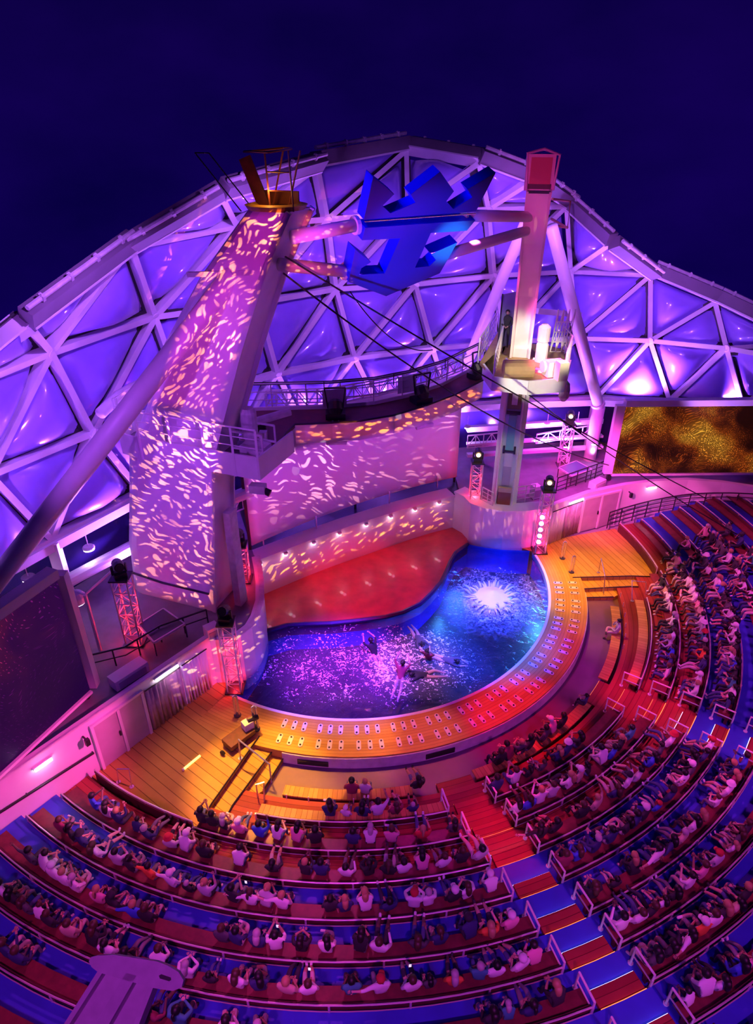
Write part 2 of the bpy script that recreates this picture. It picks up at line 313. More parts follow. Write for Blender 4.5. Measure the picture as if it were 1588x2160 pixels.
ledL = led('led_dim_particles', [(.4, (.10, .005, .22)), (.55, (.25, .01, .25)), (.7, (.9, .05, .05))], 90, 9.4, .6, .45, (.012, .001, .035))

def water_material():
    m = bpy.data.materials.new('pool_water'); m.use_nodes = True; t = m.node_tree; L = t.links; t.nodes.clear()
    g = N(t, 'ShaderNodeNewGeometry')
    n1 = N(t, 'ShaderNodeTexNoise'); n1.inputs['Scale'].default_value = 2.6; n1.inputs['Detail'].default_value = 5; n1.inputs['Distortion'].default_value = .8; L.new(g.outputs['Position'], n1.inputs['Vector'])
    n2 = N(t, 'ShaderNodeTexNoise'); n2.inputs['Scale'].default_value = 6.5; n2.inputs['Detail'].default_value = 6; n2.inputs['Distortion'].default_value = 1.6; L.new(g.outputs['Position'], n2.inputs['Vector'])
    bp = N(t, 'ShaderNodeBump'); bp.inputs['Strength'].default_value = 1.0; bp.inputs['Distance'].default_value = .12; L.new(n1.outputs[0], bp.inputs['Height'])
    tr = N(t, 'ShaderNodeBsdfTransparent'); tr.inputs[0].default_value = (.80, .88, 1, 1)
    gl = N(t, 'ShaderNodeBsdfGlossy'); gl.inputs['Roughness'].default_value = .12; L.new(bp.outputs[0], gl.inputs['Normal'])
    fr = N(t, 'ShaderNodeFresnel'); fr.inputs[0].default_value = 1.33; L.new(bp.outputs[0], fr.inputs['Normal'])
    mx = N(t, 'ShaderNodeMixShader'); L.new(fr.outputs[0], mx.inputs[0]); L.new(tr.outputs[0], mx.inputs[1]); L.new(gl.outputs[0], mx.inputs[2])
    # suspended bubbles make the churned water milky; foam flecks float where swimmers and the splash stir it
    def dist(p, sx=1, sy=1):
        s = N(t, 'ShaderNodeVectorMath', operation='SUBTRACT'); L.new(g.outputs['Position'], s.inputs[0]); s.inputs[1].default_value = p
        k = N(t, 'ShaderNodeVectorMath', operation='MULTIPLY'); L.new(s.outputs[0], k.inputs[0]); k.inputs[1].default_value = (sx, sy, 0)
        l = N(t, 'ShaderNodeVectorMath', operation='LENGTH'); L.new(k.outputs[0], l.inputs[0]); return l.outputs['Value']
    def mapr(v, a, b, c, d):
        n = N(t, 'ShaderNodeMapRange'); L.new(v, n.inputs[0])
        for i, x in enumerate((a, b, c, d)): n.inputs[i+1].default_value = x
        return n.outputs[0]
    zone = M_(t, 'MAXIMUM', mapr(dist((.9, 20.2, 0), .55, .8), .3, 2.2, 1, 0), M_(t, 'MULTIPLY', mapr(dist((-2.0, 20.2, 0), .45, .7), .4, 1.9, .55, .0), 1))
    d2 = dist((5.35, 24.45, 0)); wob = M_(t, 'ADD', d2, M_(t, 'MULTIPLY', M_(t, 'SUBTRACT', n1.outputs[0], .5), 1.3))
    core = mapr(wob, .5, 1.5, 1, 0)
    ring = M_(t, 'MULTIPLY', mapr(wob, 1.05, 1.42, 0, 1), mapr(wob, 1.5, 1.95, 1, 0))
    n3 = N(t, 'ShaderNodeTexNoise'); n3.inputs['Scale'].default_value = .9; n3.inputs['Detail'].default_value = 3; L.new(g.outputs['Position'], n3.inputs['Vector'])
    th = M_(t, 'SUBTRACT', M_(t, 'SUBTRACT', .80, M_(t, 'MULTIPLY', n3.outputs[0], .30)), M_(t, 'MULTIPLY', zone, .14))
    fleck = M_(t, 'MULTIPLY', mapr(M_(t, 'SUBTRACT', n2.outputs[0], th), 0, .035, 0, 1), M_(t, 'MINIMUM', M_(t, 'MULTIPLY', zone, 4), 1.0))
    rfl = M_(t, 'MULTIPLY', M_(t, 'MAXIMUM', ring, M_(t, 'MULTIPLY', mapr(wob, 1.9, 2.9, .4, 0), 1)), mapr(n2.outputs[0], .42, .62, .1, 1))
    milk = M_(t, 'MULTIPLY', zone, .12)
    foam = M_(t, 'MINIMUM', M_(t, 'MAXIMUM', M_(t, 'MAXIMUM', fleck, core), M_(t, 'MAXIMUM', rfl, milk)), .95)
    df = N(t, 'ShaderNodeBsdfDiffuse'); df.inputs[0].default_value = (.82, .78, .86, 1); L.new(bp.outputs[0], df.inputs['Normal'])
    m3 = N(t, 'ShaderNodeMixShader'); L.new(foam, m3.inputs[0]); L.new(mx.outputs[0], m3.inputs[1]); L.new(df.outputs[0], m3.inputs[2])
    o = N(t, 'ShaderNodeOutputMaterial'); L.new(m3.outputs[0], o.inputs[0])
    return m
waterm = water_material()
basinm = mat('pool_basin_lining', (.03, .10, .70), .4, noise=(1.2, .15))

cush.node_tree.nodes['Principled BSDF'].inputs['Coat Roughness'].default_value = .08
# ------------------------------------------------------------------ mesh helpers
class MB:
    def __init__(s): s.v = []; s.f = []; s.uv = None
    def add(s, vs, fs):
        o = len(s.v); s.v += [Vector(v) for v in vs]; s.f += [tuple(i+o for i in f) for f in fs]; return s
    def box(s, c, size, rz=0.0):
        hx, hy, hz = (k/2 for k in size); c = Vector(c); rot = Matrix.Rotation(rz, 3, 'Z')
        vs = [c+rot @ Vector((x*hx, y*hy, z*hz)) for z in (-1, 1) for x, y in ((-1, -1), (1, -1), (1, 1), (-1, 1))]
        return s.add(vs, [(3, 2, 1, 0), (4, 5, 6, 7), (0, 1, 5, 4), (1, 2, 6, 5), (2, 3, 7, 6), (3, 0, 4, 7)])
    def bar(s, p, q, w, h, up=(0, 0, 1), off=0.0):
        """rectangular bar p-q, w across, h along up; off shifts along up"""
        p, q = Vector(p), Vector(q); d = (q-p).normalized(); side = d.cross(Vector(up))
        if side.length < 1e-4: side = d.cross(Vector((0, 1, 0)))
        side.normalize(); u = side.cross(d).normalized(); vs = []
        for e in (p, q):
            e = e+u*off
            vs += [e-side*w/2-u*h/2, e+side*w/2-u*h/2, e+side*w/2+u*h/2, e-side*w/2+u*h/2]
        return s.add(vs, [(3, 2, 1, 0), (4, 5, 6, 7), (0, 1, 5, 4), (1, 2, 6, 5), (2, 3, 7, 6), (3, 0, 4, 7)])
    def tube(s, pts, r, n=8, cap=True):
        pts = [Vector(p) for p in pts]; m = len(pts); rs = r if isinstance(r, (list, tuple)) else [r]*m
        d0 = (pts[1]-pts[0]).normalized(); a = d0.orthogonal().normalized(); vs = []
        for i, p in enumerate(pts):
            d = ((pts[min(i+1, m-1)]-pts[i]).normalized()+(pts[i]-pts[max(i-1, 0)]).normalized())
            d = d.normalized() if d.length > 1e-6 else d0
            a = (a-d*a.dot(d)); a = a.normalized() if a.length > 1e-6 else d.orthogonal().normalized(); b = d.cross(a)
            vs += [p+(a*math.cos(2*PI*k/n)+b*math.sin(2*PI*k/n))*rs[i] for k in range(n)]
        fs = [(i*n+k, i*n+(k+1) % n, (i+1)*n+(k+1) % n, (i+1)*n+k) for i in range(m-1) for k in range(n)]
        if cap: fs += [tuple(range(n-1, -1, -1)), tuple((m-1)*n+k for k in range(n))]
        return s.add(vs, fs)
    def prism(s, poly, ext):
        """closed solid: polygon (3D points) pushed along vector ext"""
        poly = [Vector(p) for p in poly]; n = len(poly); ext = Vector(ext)
        nrm = Vector((0, 0, 0))
        for i in range(n): nrm += poly[i].cross(poly[(i+1) % n])
        if nrm.dot(ext) < 0: poly.reverse()
        vs = poly+[p+ext for p in poly]
        return s.add(vs, [tuple(range(n-1, -1, -1)), tuple(range(n, 2*n))]+[(i, (i+1) % n, n+(i+1) % n, n+i) for i in range(n)])
    def lathe(s, prof, c, n=12, axis=(0, 0, 1)):
        """revolve (radius, height) pairs about an axis through c"""
        ax = Vector(axis).normalized(); a = ax.orthogonal().normalized(); b = ax.cross(a); c = Vector(c); vs = []
        for r, h in prof: vs += [c+ax*h+(a*math.cos(2*PI*k/n)+b*math.sin(2*PI*k/n))*r for k in range(n)]
        m = len(prof); fs = [(i*n+k, i*n+(k+1) % n, (i+1)*n+(k+1) % n, (i+1)*n+k) for i in range(m-1) for k in range(n)]
        return s.add(vs, fs+[tuple(range(n-1, -1, -1)), tuple((m-1)*n+k for k in range(n))])
    def sector(s, r0, r1, p0, p1, z0, z1, step=2.0):
        n = max(1, int(abs(p1-p0)/step+.5)); vs = []
        for i in range(n+1):
            q = p0+(p1-p0)*i/n; vs += [pol(r0, q, z0), pol(r1, q, z0), pol(r1, q, z1), pol(r0, q, z1)]
        fs = []
        for i in range(n):
            a, b = 4*i, 4*i+4
            fs += [(a, a+1, b+1, b), (a+1, a+2, b+2, b+1), (a+2, a+3, b+3, b+2), (a+3, a, b, b+3)]
        return s.add(vs, fs+[(3, 2, 1, 0), (4*n, 4*n+1, 4*n+2, 4*n+3)])
    def build(s, name, m, parent=None, smooth=False):
        me = bpy.data.meshes.new(name)
        o = bpy.data.objects.new(name, me); COL.objects.link(o)
        off = Vector((0, 0, 0))
        if parent is not None:
            p = parent
            while p is not None: off += p.location; p = p.parent
            o.parent = parent
        me.from_pydata([v-off for v in s.v], [], s.f)
        me.materials.append(m)
        bm = bmesh.new(); bm.from_mesh(me); bmesh.ops.recalc_face_normals(bm, faces=bm.faces)
        for f in bm.faces: f.smooth = smooth
        bm.to_mesh(me); bm.free()
        return o
def tag(o, label=None, cat=None, group=None, kind=None):
    if label: o['label'] = label
    if cat: o['category'] = cat
    if group: o['group'] = group
    if kind: o['kind'] = kind
    return o
def thing(name, label, cat, loc, group=None):
    o = bpy.data.objects.new(name, None); COL.objects.link(o); o.location = loc; o.empty_display_size = .2
    return tag(o, label, cat, group)
ORD = ['zeroth', 'first', 'second', 'third', 'fourth', 'fifth', 'sixth', 'seventh', 'eighth', 'ninth', 'tenth', 'eleventh', 'twelfth', 'thirteenth', 'fourteenth', 'fifteenth',
       'sixteenth', 'seventeenth', 'eighteenth', 'nineteenth']
TENS = {2: ('twentieth', 'twenty'), 3: ('thirtieth', 'thirty'), 4: ('fortieth', 'forty')}
def ordn(i):
    if i < 20: return ORD[i]
    a, b = divmod(i, 10); return TENS[a][0] if b == 0 else TENS[a][1]+'-'+ORD[b]
def structure(o, label, cat='structure'):
    return tag(o, label, cat, kind='structure')

# ------------------------------------------------------------------ tiers and rows
FLOOR = lambda k: -.22+.21*k
RAILR = {-1: 12.38, 0: 13.43, 1: 14.50, 2: 15.59, 3: 16.69, 4: 17.80, 5: 18.82, 6: 19.83, 7: 20.9, 8: 21.95, 9: 23.0}
A1L = [13.8, 14.9, 15.6, 16.1, 16.6, 16.9, 17.3, 17.6, 17.9, 18.1]
A1R = [20.8, 21.2, 21.4, 21.6, 21.7, 21.9, 22.1, 22.3, 22.4, 22.6]
A2N = [48.2, 48.8, 48.6, 48.4, 48.3, 48.1, 47.9, 47.7, 47.6, 47.4]
A2F = [55.8, 55.4, 54.8, 54.0, 53.5, 53.1, 52.7, 52.4, 52.1, 51.9]
PL, PR = -36.6, 106.6
DECK = 2.05
ROWN = ['front', 'second', 'third', 'fourth', 'fifth', 'sixth', 'seventh', 'eighth', 'ninth', 'tenth', 'eleventh']
# ------------------------------------------------------------------ floors
o = MB().sector(10.70, 12.42, -15, 85, -1.4, -.55).build('floor', pitfl); structure(o, 'grey rubber floor of the sunken pit in front of the pool deck', 'floor')
for k in range(10):
    p0, p1 = {0: (-16.5, 86.5), 1: (-19.4, 89.4)}.get(k, (PL+.1, PR-.3))
    r0 = 12.42 if k == 0 else RAILR[k-1]+.04
    o = MB().sector(r0, RAILR[k]+.04, p0, p1, -1.4, FLOOR(k)).build('floor', redwood if k < 3 else bluefl)
    structure(o, f'{"red wooden" if k < 3 else "blue"} terrace floor under the feet of the {ROWN[k+1]} bench row from the pool', 'floor')
# ground under everything
o = MB().box((2, 24, -1.6), (70, 60, .3)).build('floor', darkm); structure(o, 'dark deck plating below the terraces', 'floor')

# pool deck ring, platforms, steps
o = MB().sector(9.17, 10.79, -31.5, 102, -.62, 0, 1.5).build('floor', deckwood); structure(o, 'curved wooden pool deck ring carrying two rows of fountain jets', 'floor')
fz = MB().sector(10.79, 10.83, -12.6, 82.6, -.56, -.06, 1.5).build('trim_1', dirtyw); structure(fz, 'pale curved fascia below the wooden pool deck', 'trim')
lp = [pol(10.79, p) for p in (-36.6, -33, -30, -27, -24, -21, -18.4)]+[Vector((-5.31, 13.65, 0)), Vector((-5.62, 12.62, 0))]+[pol(14.42, p) for p in (-19.5, -23, -27, -31, -36.6)]
lq = [pol(8.4, -36.6)]+[pol(9.17, p) for p in (-31.6, )]+[pol(10.79, p) for p in (-31.5, -33, -36.6)]
def slab(name, m, poly, z0, z1): return MB().prism([Vector((p[0], p[1], z0)) for p in poly], (0, 0, z1-z0)).build(name, m)
structure(slab('floor', platwoodL, lp, -1.4, 0.0), 'orange lit wooden platform beside the pink wall with the double door', 'floor')
structure(slab('floor', platwoodL, [pol(8.3, -37.2)]+[pol(9.17, p) for p in (-31.6,)]+[pol(10.79, p) for p in (-31.5, -34, -37.2)], -1.4, -.004), 'dark wooden corner of the deck by the projected curtain', 'floor')
structure(slab('floor', platwoodR, [mirror(p) for p in lp], -1.4, 0.0), 'orange lit wooden platform below the right-hand double door', 'floor')
structure(slab('floor', platwoodR, [mirror(p) for p in [pol(8.3, -38.5), pol(9.17, -31.6), pol(10.79, -31.5), pol(10.79, -34), pol(10.79, -38.5)]]+[], -1.4, -.004), 'wooden corner of the deck below the lattice tower with pink lamps', 'floor')
L1 = [(-4.19, 16.36), (-5.31, 13.65), (-5.62, 12.62)]; L2 = [(-3.56, 16.10), (-4.68, 13.7), (-4.95, 12.75)]; L3 = [(-3.22, 15.85), (-3.80, 14.4), (-4.12, 13.6)]
for side in (0, 1):
    T = (lambda p: Vector((p[0], p[1], 0))) if side == 0 else (lambda p: mirror((p[0], p[1], 0)))
    st = thing('platform_stairs', ['yellow lit wooden steps from the orange platform down to the pit, beside the chrome handrail', 'yellow lit wooden steps from the right-hand platform down to the pit'][side], 'stairs', T(L2[0]))
    for i, (a, b, z) in enumerate(((L1, L2, -.19), (L2, L3, -.37))):
        poly = [T(a[0]), T(a[1])]+([T(a[2]), T(b[2])] if i == 0 else [])+[T(b[1]), T(b[0])]
        MB().prism([Vector((p.x, p.y, -.9)) for p in poly], (0, 0, z+.9)).build('tread', platwoodL if side == 0 else platwoodR, st)
        e = [T(q) for q in (b[:2] if i else b)]
        MB().tube([Vector((p.x, p.y, z+.012)) for p in e], .028, 5).build('nosing', darkm, st)
    MB().tube([T(q)+Vector((0, 0, .012)) for q in L1], .028, 5).build('nosing', darkm, st)
# stage floor
spts = [pol(9.1, -31.0), Vector((-4.9, 20.6, 0)), Vector((-4.79, 22.03, 0)), Vector((-3.9, 22.42, 0)), Vector((-3.2, 22.5, 0)), Vector((-2.0, 22.55, 0)), Vector((-.71, 22.76, 0)), Vector((.4, 22.98, 0)), Vector((1.19, 23.31, 0)), Vector((2.0, 23.9, 0)),
        Vector((2.57, 24.69, 0)), Vector((3.05, 25.5, 0)), Vector((3.38, 26.38, 0)), Vector((3.65, 27.2, 0)), Vector((4.01, 28.02, 0)), Vector((4.75, 28.85, 0))]
edge = spts[2:]
structure(slab('floor', stagem, edge+[Vector((4.75, 29.6, 0)), Vector((4.1, 30.7, 0)), Vector((-5.3, 24.9, 0)), Vector((-5.3, 22.0, 0))], -.6, 0.02), 'wet red stage floor between the pool and the projected back wall', 'floor')
cp = MB().tube([p+Vector((0, 0, .0)) for p in edge], .10, 6).build('trim_2', mat('dark_blue_coping', (.012, .008, .10), .35)); structure(cp, 'dark blue rounded coping along the stage edge of the pool', 'trim')
cp = MB().sector(9.09, 9.2, -31.4, 101.5, -.3, .012, 1.5).build('trim_3', whitew); structure(cp, 'thin white coping along the deck edge of the pool', 'trim')

# ------------------------------------------------------------------ pool
pool = thing('swimming_pool', 'kidney shaped show pool of churned blue and violet water in front of the red stage', 'pool', (1.5, 22, -1.9))
out = [pol(9.14, p) for p in [-31+132.5*i/48 for i in range(49)]]
inn = [Vector((8.6, 28.2, 0)), Vector((8.1, 28.22, 0)), Vector((6.48, 28.3, 0)), Vector((5.6, 28.5, 0))]+list(reversed(edge))+[Vector((-4.9, 20.6, 0))]
ring = [Vector((p.x, p.y, 0)) for p in out+inn]
def fill(poly, z, name, m, parent, uvs=False):
    me = bpy.data.meshes.new(name); bm = bmesh.new()
    vs = [bm.verts.new((p.x-1.5, p.y-22, z+1.9)) for p in poly]; f = bm.faces.new(vs)
    if f.normal.z < 0: f.normal_flip()
    f.normal_update()
    if f.normal.z < 0: f.normal_flip()
    bmesh.ops.triangulate(bm, faces=[f]); bm.to_mesh(me); bm.free()
    me.materials.append(m); o = bpy.data.objects.new(name, me); COL.objects.link(o); o.parent = parent; return o
fill(ring, -.10, 'water', waterm, pool)
fill(ring, -1.7, 'basin_floor', basinm, pool)
bw = MB(); n = len(ring)
bw.add([Vector((p.x, p.y, -1.7)) for p in ring]+[Vector((p.x, p.y, -.0)) for p in ring], [(i, (i+1) % n, n+(i+1) % n, n+i) for i in range(n)])
bw.build('basin_wall', basinm, pool)
# splash crown
sp = thing('water_splash', 'bright burst of white splashing water in the far half of the pool', 'splash', (5.35, 24.45, -.1))
rnd = random.Random(4)
b = MB()
for i in range(46):
    a = 2*PI*i/46+rnd.uniform(-.08, .08); r0 = rnd.uniform(.5, 1.0); L_ = rnd.uniform(.25, .6); h = rnd.uniform(.08, .32); d_ = Vector((math.cos(a), math.sin(a), 0)); o_ = Vector((5.35, 24.45, -.12))
    b.tube([o_+d_*r0, o_+d_*(r0+L_*.4)+Vector((0, 0, h*.8)), o_+d_*(r0+L_*.75)+Vector((0, 0, h)), o_+d_*(r0+L_)+Vector((0, 0, h*.75))], [.07, .055, .035, .012], 5)
b.build('water_tongues', foamm, sp, True)
MB().lathe([(.95, -.02), (.75, .10), (.45, .20), (.2, .34), (.05, .42)], Vector((5.35, 24.45, -.1)), 16).build('water_mound', foamm, sp, True)
b = MB()
for i in range(150):
    a = rnd.uniform(0, 2*PI); r = 1.2+abs(rnd.gauss(0, .55)); h = max(.02, .8-abs(r-1.3)*.6)*rnd.random(); s = rnd.uniform(.015, .045)
    c = Vector((5.35+r*math.cos(a), 24.45+r*math.sin(a), -.08+h)); b.add([c+Vector(q)*s for q in ((1, 0, 0), (-1, 0, 0), (0, 1, 0), (0, -1, 0), (0, 0, 1), (0, 0, -1))], [(0, 2, 4), (2, 1, 4), (1, 3, 4), (3, 0, 4), (2, 0, 5), (1, 2, 5), (3, 1, 5), (0, 3, 5)])
d = b.build('droplets', foamm, sp); d['kind'] = 'stuff'

# ------------------------------------------------------------------ walls
def wall(name, line, z0, z1, th, m, label, cap=None, ztops=None):
    """standing wall along a plan line, thickness to the left of its run"""
    pts = [Vector((p[0], p[1], 0)) for p in line]; n = len(pts); nr = []
    for i in range(n):
        d = (pts[min(i+1, n-1)]-pts[max(i-1, 0)]).normalized(); nr.append(Vector((-d.y, d.x, 0)))
    b = MB(); vs = []
    for i in range(n):
        zt = ztops[i] if ztops else z1
        for off, z in ((0, z0), (th, z0), (th, zt), (0, zt)): vs.append((pts[i].x+nr[i].x*off, pts[i].y+nr[i].y*off, z))
    fs = []
    for i in range(n-1):
        a, c = 4*i, 4*i+4; fs += [(a, a+1, c+1, c), (a+1, a+2, c+2, c+1), (a+2, a+3, c+3, c+2), (a+3, a, c, c+3)]
    b.add(vs, fs+[(3, 2, 1, 0), (4*n-4, 4*n-3, 4*n-2, 4*n-1)])
    o = b.build(name, m); return structure(o, label, 'wall')
WL = [pol(27.0, -36.7), pol(20, -36.7), pol(15, -36.7), pol(12, -36.6), pol(10, -36.4), pol(9.0, -36.2)]
WL = list(reversed(WL))
BULL = [pol(9.0, -36.2), (-5.62, 19.02), (-5.15, 19.25), (-4.8, 19.75), (-4.66, 20.4), (-4.62, 21.4), (-4.8, 22.6), (-5.05, 23.7), (-5.28, 24.55)]
BACK = [(-5.28, 24.55), (-3.3, 26.05), (-1.2, 27.5), (1.0, 28.85), (3.0, 29.95), (4.1, 30.45)]
BULR = [(4.1, 30.45), (4.55, 29.9), (4.8, 29.2), (5.4, 28.72), (6.4, 28.42), (7.4, 28.45), (8.1, 28.6), (8.5, 28.62)]
WR = [(8.5, 28.62), (9.6, 29.35), (11.1, 30.25), (13.3, 31.1), (15.0, 31.5), (16.8, 31.65), (18.5, 31.35), (20.0, 30.8), (23.5, 29.0)]
wl = wall('wall_left', list(reversed(WL)), 0-.6, 2.3, .25, whitew, 'pink lit white parapet wall carrying the double door beside the lower benches')
wr = wall('wall_right', list(reversed(WR)), -.6, 2.3, -.25, whitew, 'pink lit white curved parapet wall behind the far benches')
wall('wall_bulge_left', BULL, -.6, 2.2, .3, whitew, 'rounded white wall end standing at the near corner of the pool')
wall('wall_back', BACK, -.3, 1.95, .5, whitew, 'low curved wall behind the red stage with projected gold particles')
wall('wall_bulge_right', BULR, -.6, 2.2, .3, whitew, 'rounded white wall end standing at the far corner of the pool')
# ledges on the curved walls
def capline(name, line, w, z, h, m, label):
    pts = [Vector((p[0], p[1], 0)) for p in line]; n = len(pts); vs = []
    for i in range(n):
        d = (pts[min(i+1, n-1)]-pts[max(i-1, 0)]).normalized(); q = Vector((-d.y, d.x, 0))
        for off, zz in ((-.06, z), (w, z), (w, z+h), (-.06, z+h)): vs.append(pts[i]+q*off+Vector((0, 0, zz)))
    fs = []
    for i in range(n-1):
        a, c = 4*i, 4*i+4; fs += [(a, a+1, c+1, c), (a+1, a+2, c+2, c+1), (a+2, a+3, c+3, c+2), (a+3, a, c, c+3)]
    o = MB().add(vs, fs+[(3, 2, 1, 0), (4*n-4, 4*n-3, 4*n-2, 4*n-1)]).build(name, m); return structure(o, label, 'trim')
capline('trim_4', BACK, .85, 1.9, .12, whitew, 'pale ledge with small lamps on top of the stage back wall')
capline('trim_5', BULR, .75, 2.15, .12, whitew, 'wide pale ledge on top of the far rounded wall end')
capline('trim_6', BULL, .16, 2.18, .06, dirtyw, 'narrow cap on top of the near rounded wall end')
capline('trim_7', WL, .0, 2.28, .05, dirtyw, 'narrow cap on top of the left-hand parapet wall')
# upper deck
shore = [(-5.28, 24.55), (-5.05, 23.7), (-4.8, 22.6), (-4.62, 21.4), (-4.66, 20.4), (-4.8, 19.75), (-5.15, 19.25)]
structure(slab('floor', deckm, [pol(9.0, -37.4), pol(12, -37.4), pol(20, -37.2), pol(27, -37.2), (-24, 10), (-17, 26), (-9, 35), (-5.6, 25.0)]+[(p[0]-.2, p[1]) for p in shore[1:]], DECK-.25, DECK), 'dark upper deck floor around the foot of the left-hand tower', 'floor')
structure(slab('floor', black, [(-5.6, 25.0), (-9, 35), (4, 42), (4.4, 30.9), (2.9, 30.5), (.8, 29.4), (-1.4, 28.0), (-3.5, 26.5)], DECK-.25, DECK-.15), 'dark floor behind the ledge and below the screen', 'floor')
structure(slab('floor', deckm, [(4.4, 30.9), (4, 42), (26, 44), (30, 34), (23.6, 29.3), (20.1, 31.1), (18.5, 31.6), (16.8, 31.9), (15, 31.75), (13.2, 31.35), (11, 30.5), (9.5, 29.6), (8.4, 28.9), (7.4, 28.7), (6.4, 28.66), (5.5, 28.95), (5.0, 29.3), (4.75, 30.0)], DECK-.25, DECK), 'magenta lit upper deck floor behind the right-hand tower', 'floor')

# doors and curtains on the wing walls (plan runs along the wall, nrm points to the audience)
def wallpt(line, s):
    """point and inward normal at distance s along a plan line"""
    pts = [Vector((p[0], p[1], 0)) for p in line]
    for a, b in zip(pts, pts[1:]):
        l = (b-a).length; d = (b-a)/l
        if s <= l: return a+d*s, d
        s -= l
    return pts[-1], d
def inward(p, d):
    q = Vector((-d.y, d.x, 0)); c = Vector((CX, CY-6, 0))
    return q if (pol(13, AX)-p).dot(q) > 0 else -q
def near_s(line, px, py, z):
    t = at(px, py, z); best = None
    for i in range(600):
        s = i*.04; p, d = wallpt(line, s); e = (Vector((p.x, p.y, 0))-Vector((t.x, t.y, 0))).length
        if best is None or e < best[0]: best = (e, s)
    return best[1]
def doorset(name, line, s0, s1, label, handle_first):
    p0, d = wallpt(line, s0); p1, _ = wallpt(line, s1); q = inward(p0, d); d = (p1-p0).normalized(); Lw = (p1-p0).length; ang = math.atan2(d.y, d.x)
    t = thing(name, label, 'door', p0); t['kind'] = 'structure'
    c = (p0+p1)/2+q*.03
    f = MB()
    for k, wd in ((0, .10), (.5, .10), (1, .10)): f.box(p0+d*(Lw*k)+q*.05+Vector((0, 0, 1.0)), (wd, .12, 2.0), ang)
    f.box(c+Vector((0, 0, 2.03)), (Lw+.1, .13, .1), ang)
    f.build('door_frame', whitew, t)
    for k in (.25, .75):
        pn = MB().box(p0+d*(Lw*k)+q*.04+Vector((0, 0, .99)), (Lw/2-.12, .06, 1.94), ang).build('door_panel', doorm, t)
        MB().box(p0+d*(Lw*(.5-.06 if k < .5 else .5+.06))+q*.10+Vector((0, 0, 1.0)), (.04, .05, .22), ang).build('door_handle', chrome, pn) if False else None
    hb = p0+d*(Lw*(.56 if handle_first else .44))+q*.10+Vector((0, 0, 1.0))
    MB().box(hb, (.05, .05, .2), ang).build('door_handle', darkm, t)
    return t
s0, s1 = near_s(WL, 322, 1548, 0), near_s(WL, 213, 1617, 0)
doorset('door_1', WL, s0, s1, 'double door with two grey panels in the left-hand pink wall', True)
r0, r1 = near_s(WR, 1222, 1124, 0), near_s(WR, 1295, 1105, 0)
doorset('door_2', WR, r0, r1, 'double door with two grey panels in the right-hand pink wall', False)
def curtain(line, s0, s1, label, m=curt, lean=0.0):
    b = MB(); n = 26; vs = []
    for i in range(n+1):
        s = s0+(s1-s0)*i/n; p, d = wallpt(line, s); q = inward(p, d); w = .07+.05*math.sin(i*2.1)+.02*math.sin(i*5)
        for z in (.03, 1.95): vs.append(p+q*(w+(lean if z < 1 else 0))+Vector((0, 0, z)))
    b.add(vs, [(2*i, 2*i+1, 2*i+3, 2*i+2) for i in range(n)])
    t = thing('curtain', label, 'curtain', wallpt(line, s0)[0])
    c = b.build('drape', m, t, True); md = c.modifiers.new('thick', 'SOLIDIFY'); md.thickness = .03
    a, _ = wallpt(line, s0); e, d = wallpt(line, s1); q = inward(a, d)
    MB().tube([a+q*.09+Vector((0, 0, 1.98)), e+q*.09+Vector((0, 0, 1.98))], .025, 6).build('curtain_rail', darkm, t)
    return t
s2 = near_s(WL, 410, 1498, 0)
curtain(WL, s2+.03, s0-.12, 'plain grey curtain hanging between the left-hand double door and the gold patterned curtain')
curtain(WL, .25, s2-.05, 'curtain lit with gold particles hanging beside the near lattice tower', whitew)
r2 = near_s(WR, 1186, 1138, 0)
curtain(WR, r2, r0-.12, 'grey curtain hanging left of the right-hand double door')
curtain(WR, .4, r2-.06, 'curtain lit with orange particles hanging behind the far lattice tower', whitew)
# strip lights on the walls
def walllamp(line, px, py, z, length, label):
    s = near_s(line, px, py, z); p, d = wallpt(line, s); q = inward(p, d); ang = math.atan2(d.y, d.x)
    t = thing('wall_light', label, 'wall light', p+Vector((0, 0, z)), 'strip lights on the wing walls')
    MB().box(p+q*.05+Vector((0, 0, z+.05)), (length+.06, .08, .08), ang).build('housing', whitew, t)
    MB().box(p+q*.08+Vector((0, 0, z)), (length, .09, .07), ang).build('tube', lampW, t)
    point('wall_light_glow', p+q*.45+Vector((0, 0, z-.1)), (1, .4, .85), 7, .1)
walllamp(WL, 363, 1427, 2.1, .95, 'lit white strip light above the grey curtain on the left-hand wall')
walllamp(WL, 88, 1611, 1.9, .55, 'short lit strip light on the left-hand wall near the benches')
walllamp(WR, 1217, 1057, 2.1, .85, 'lit white strip light above the grey curtain on the right-hand wall')
walllamp(WR, 1376, 1030, 1.95, .5, 'short lit strip light on the right-hand wall above the railing')
for line, px, py, lab in ((WL, 165, 1547, 'left'), (WR, 1330, 1042, 'right')):
    s = near_s(line, px, py, 1.8); p, d = wallpt(line, s); q = inward(p, d)
    t = thing('loudspeaker_bracket', f'small bent bracket on the {lab}-hand wing wall', 'bracket', p+Vector((0, 0, 1.7)))
    MB().tube([p+q*.02+Vector((0, 0, 1.85)), p+q*.22+Vector((0, 0, 1.85))], .035, 6).build('arm', darkm, t)
    MB().box(p+q*.26+Vector((0, 0, 1.76)), (.14, .12, .26), math.atan2(d.y, d.x)).build('head', darkm, t)

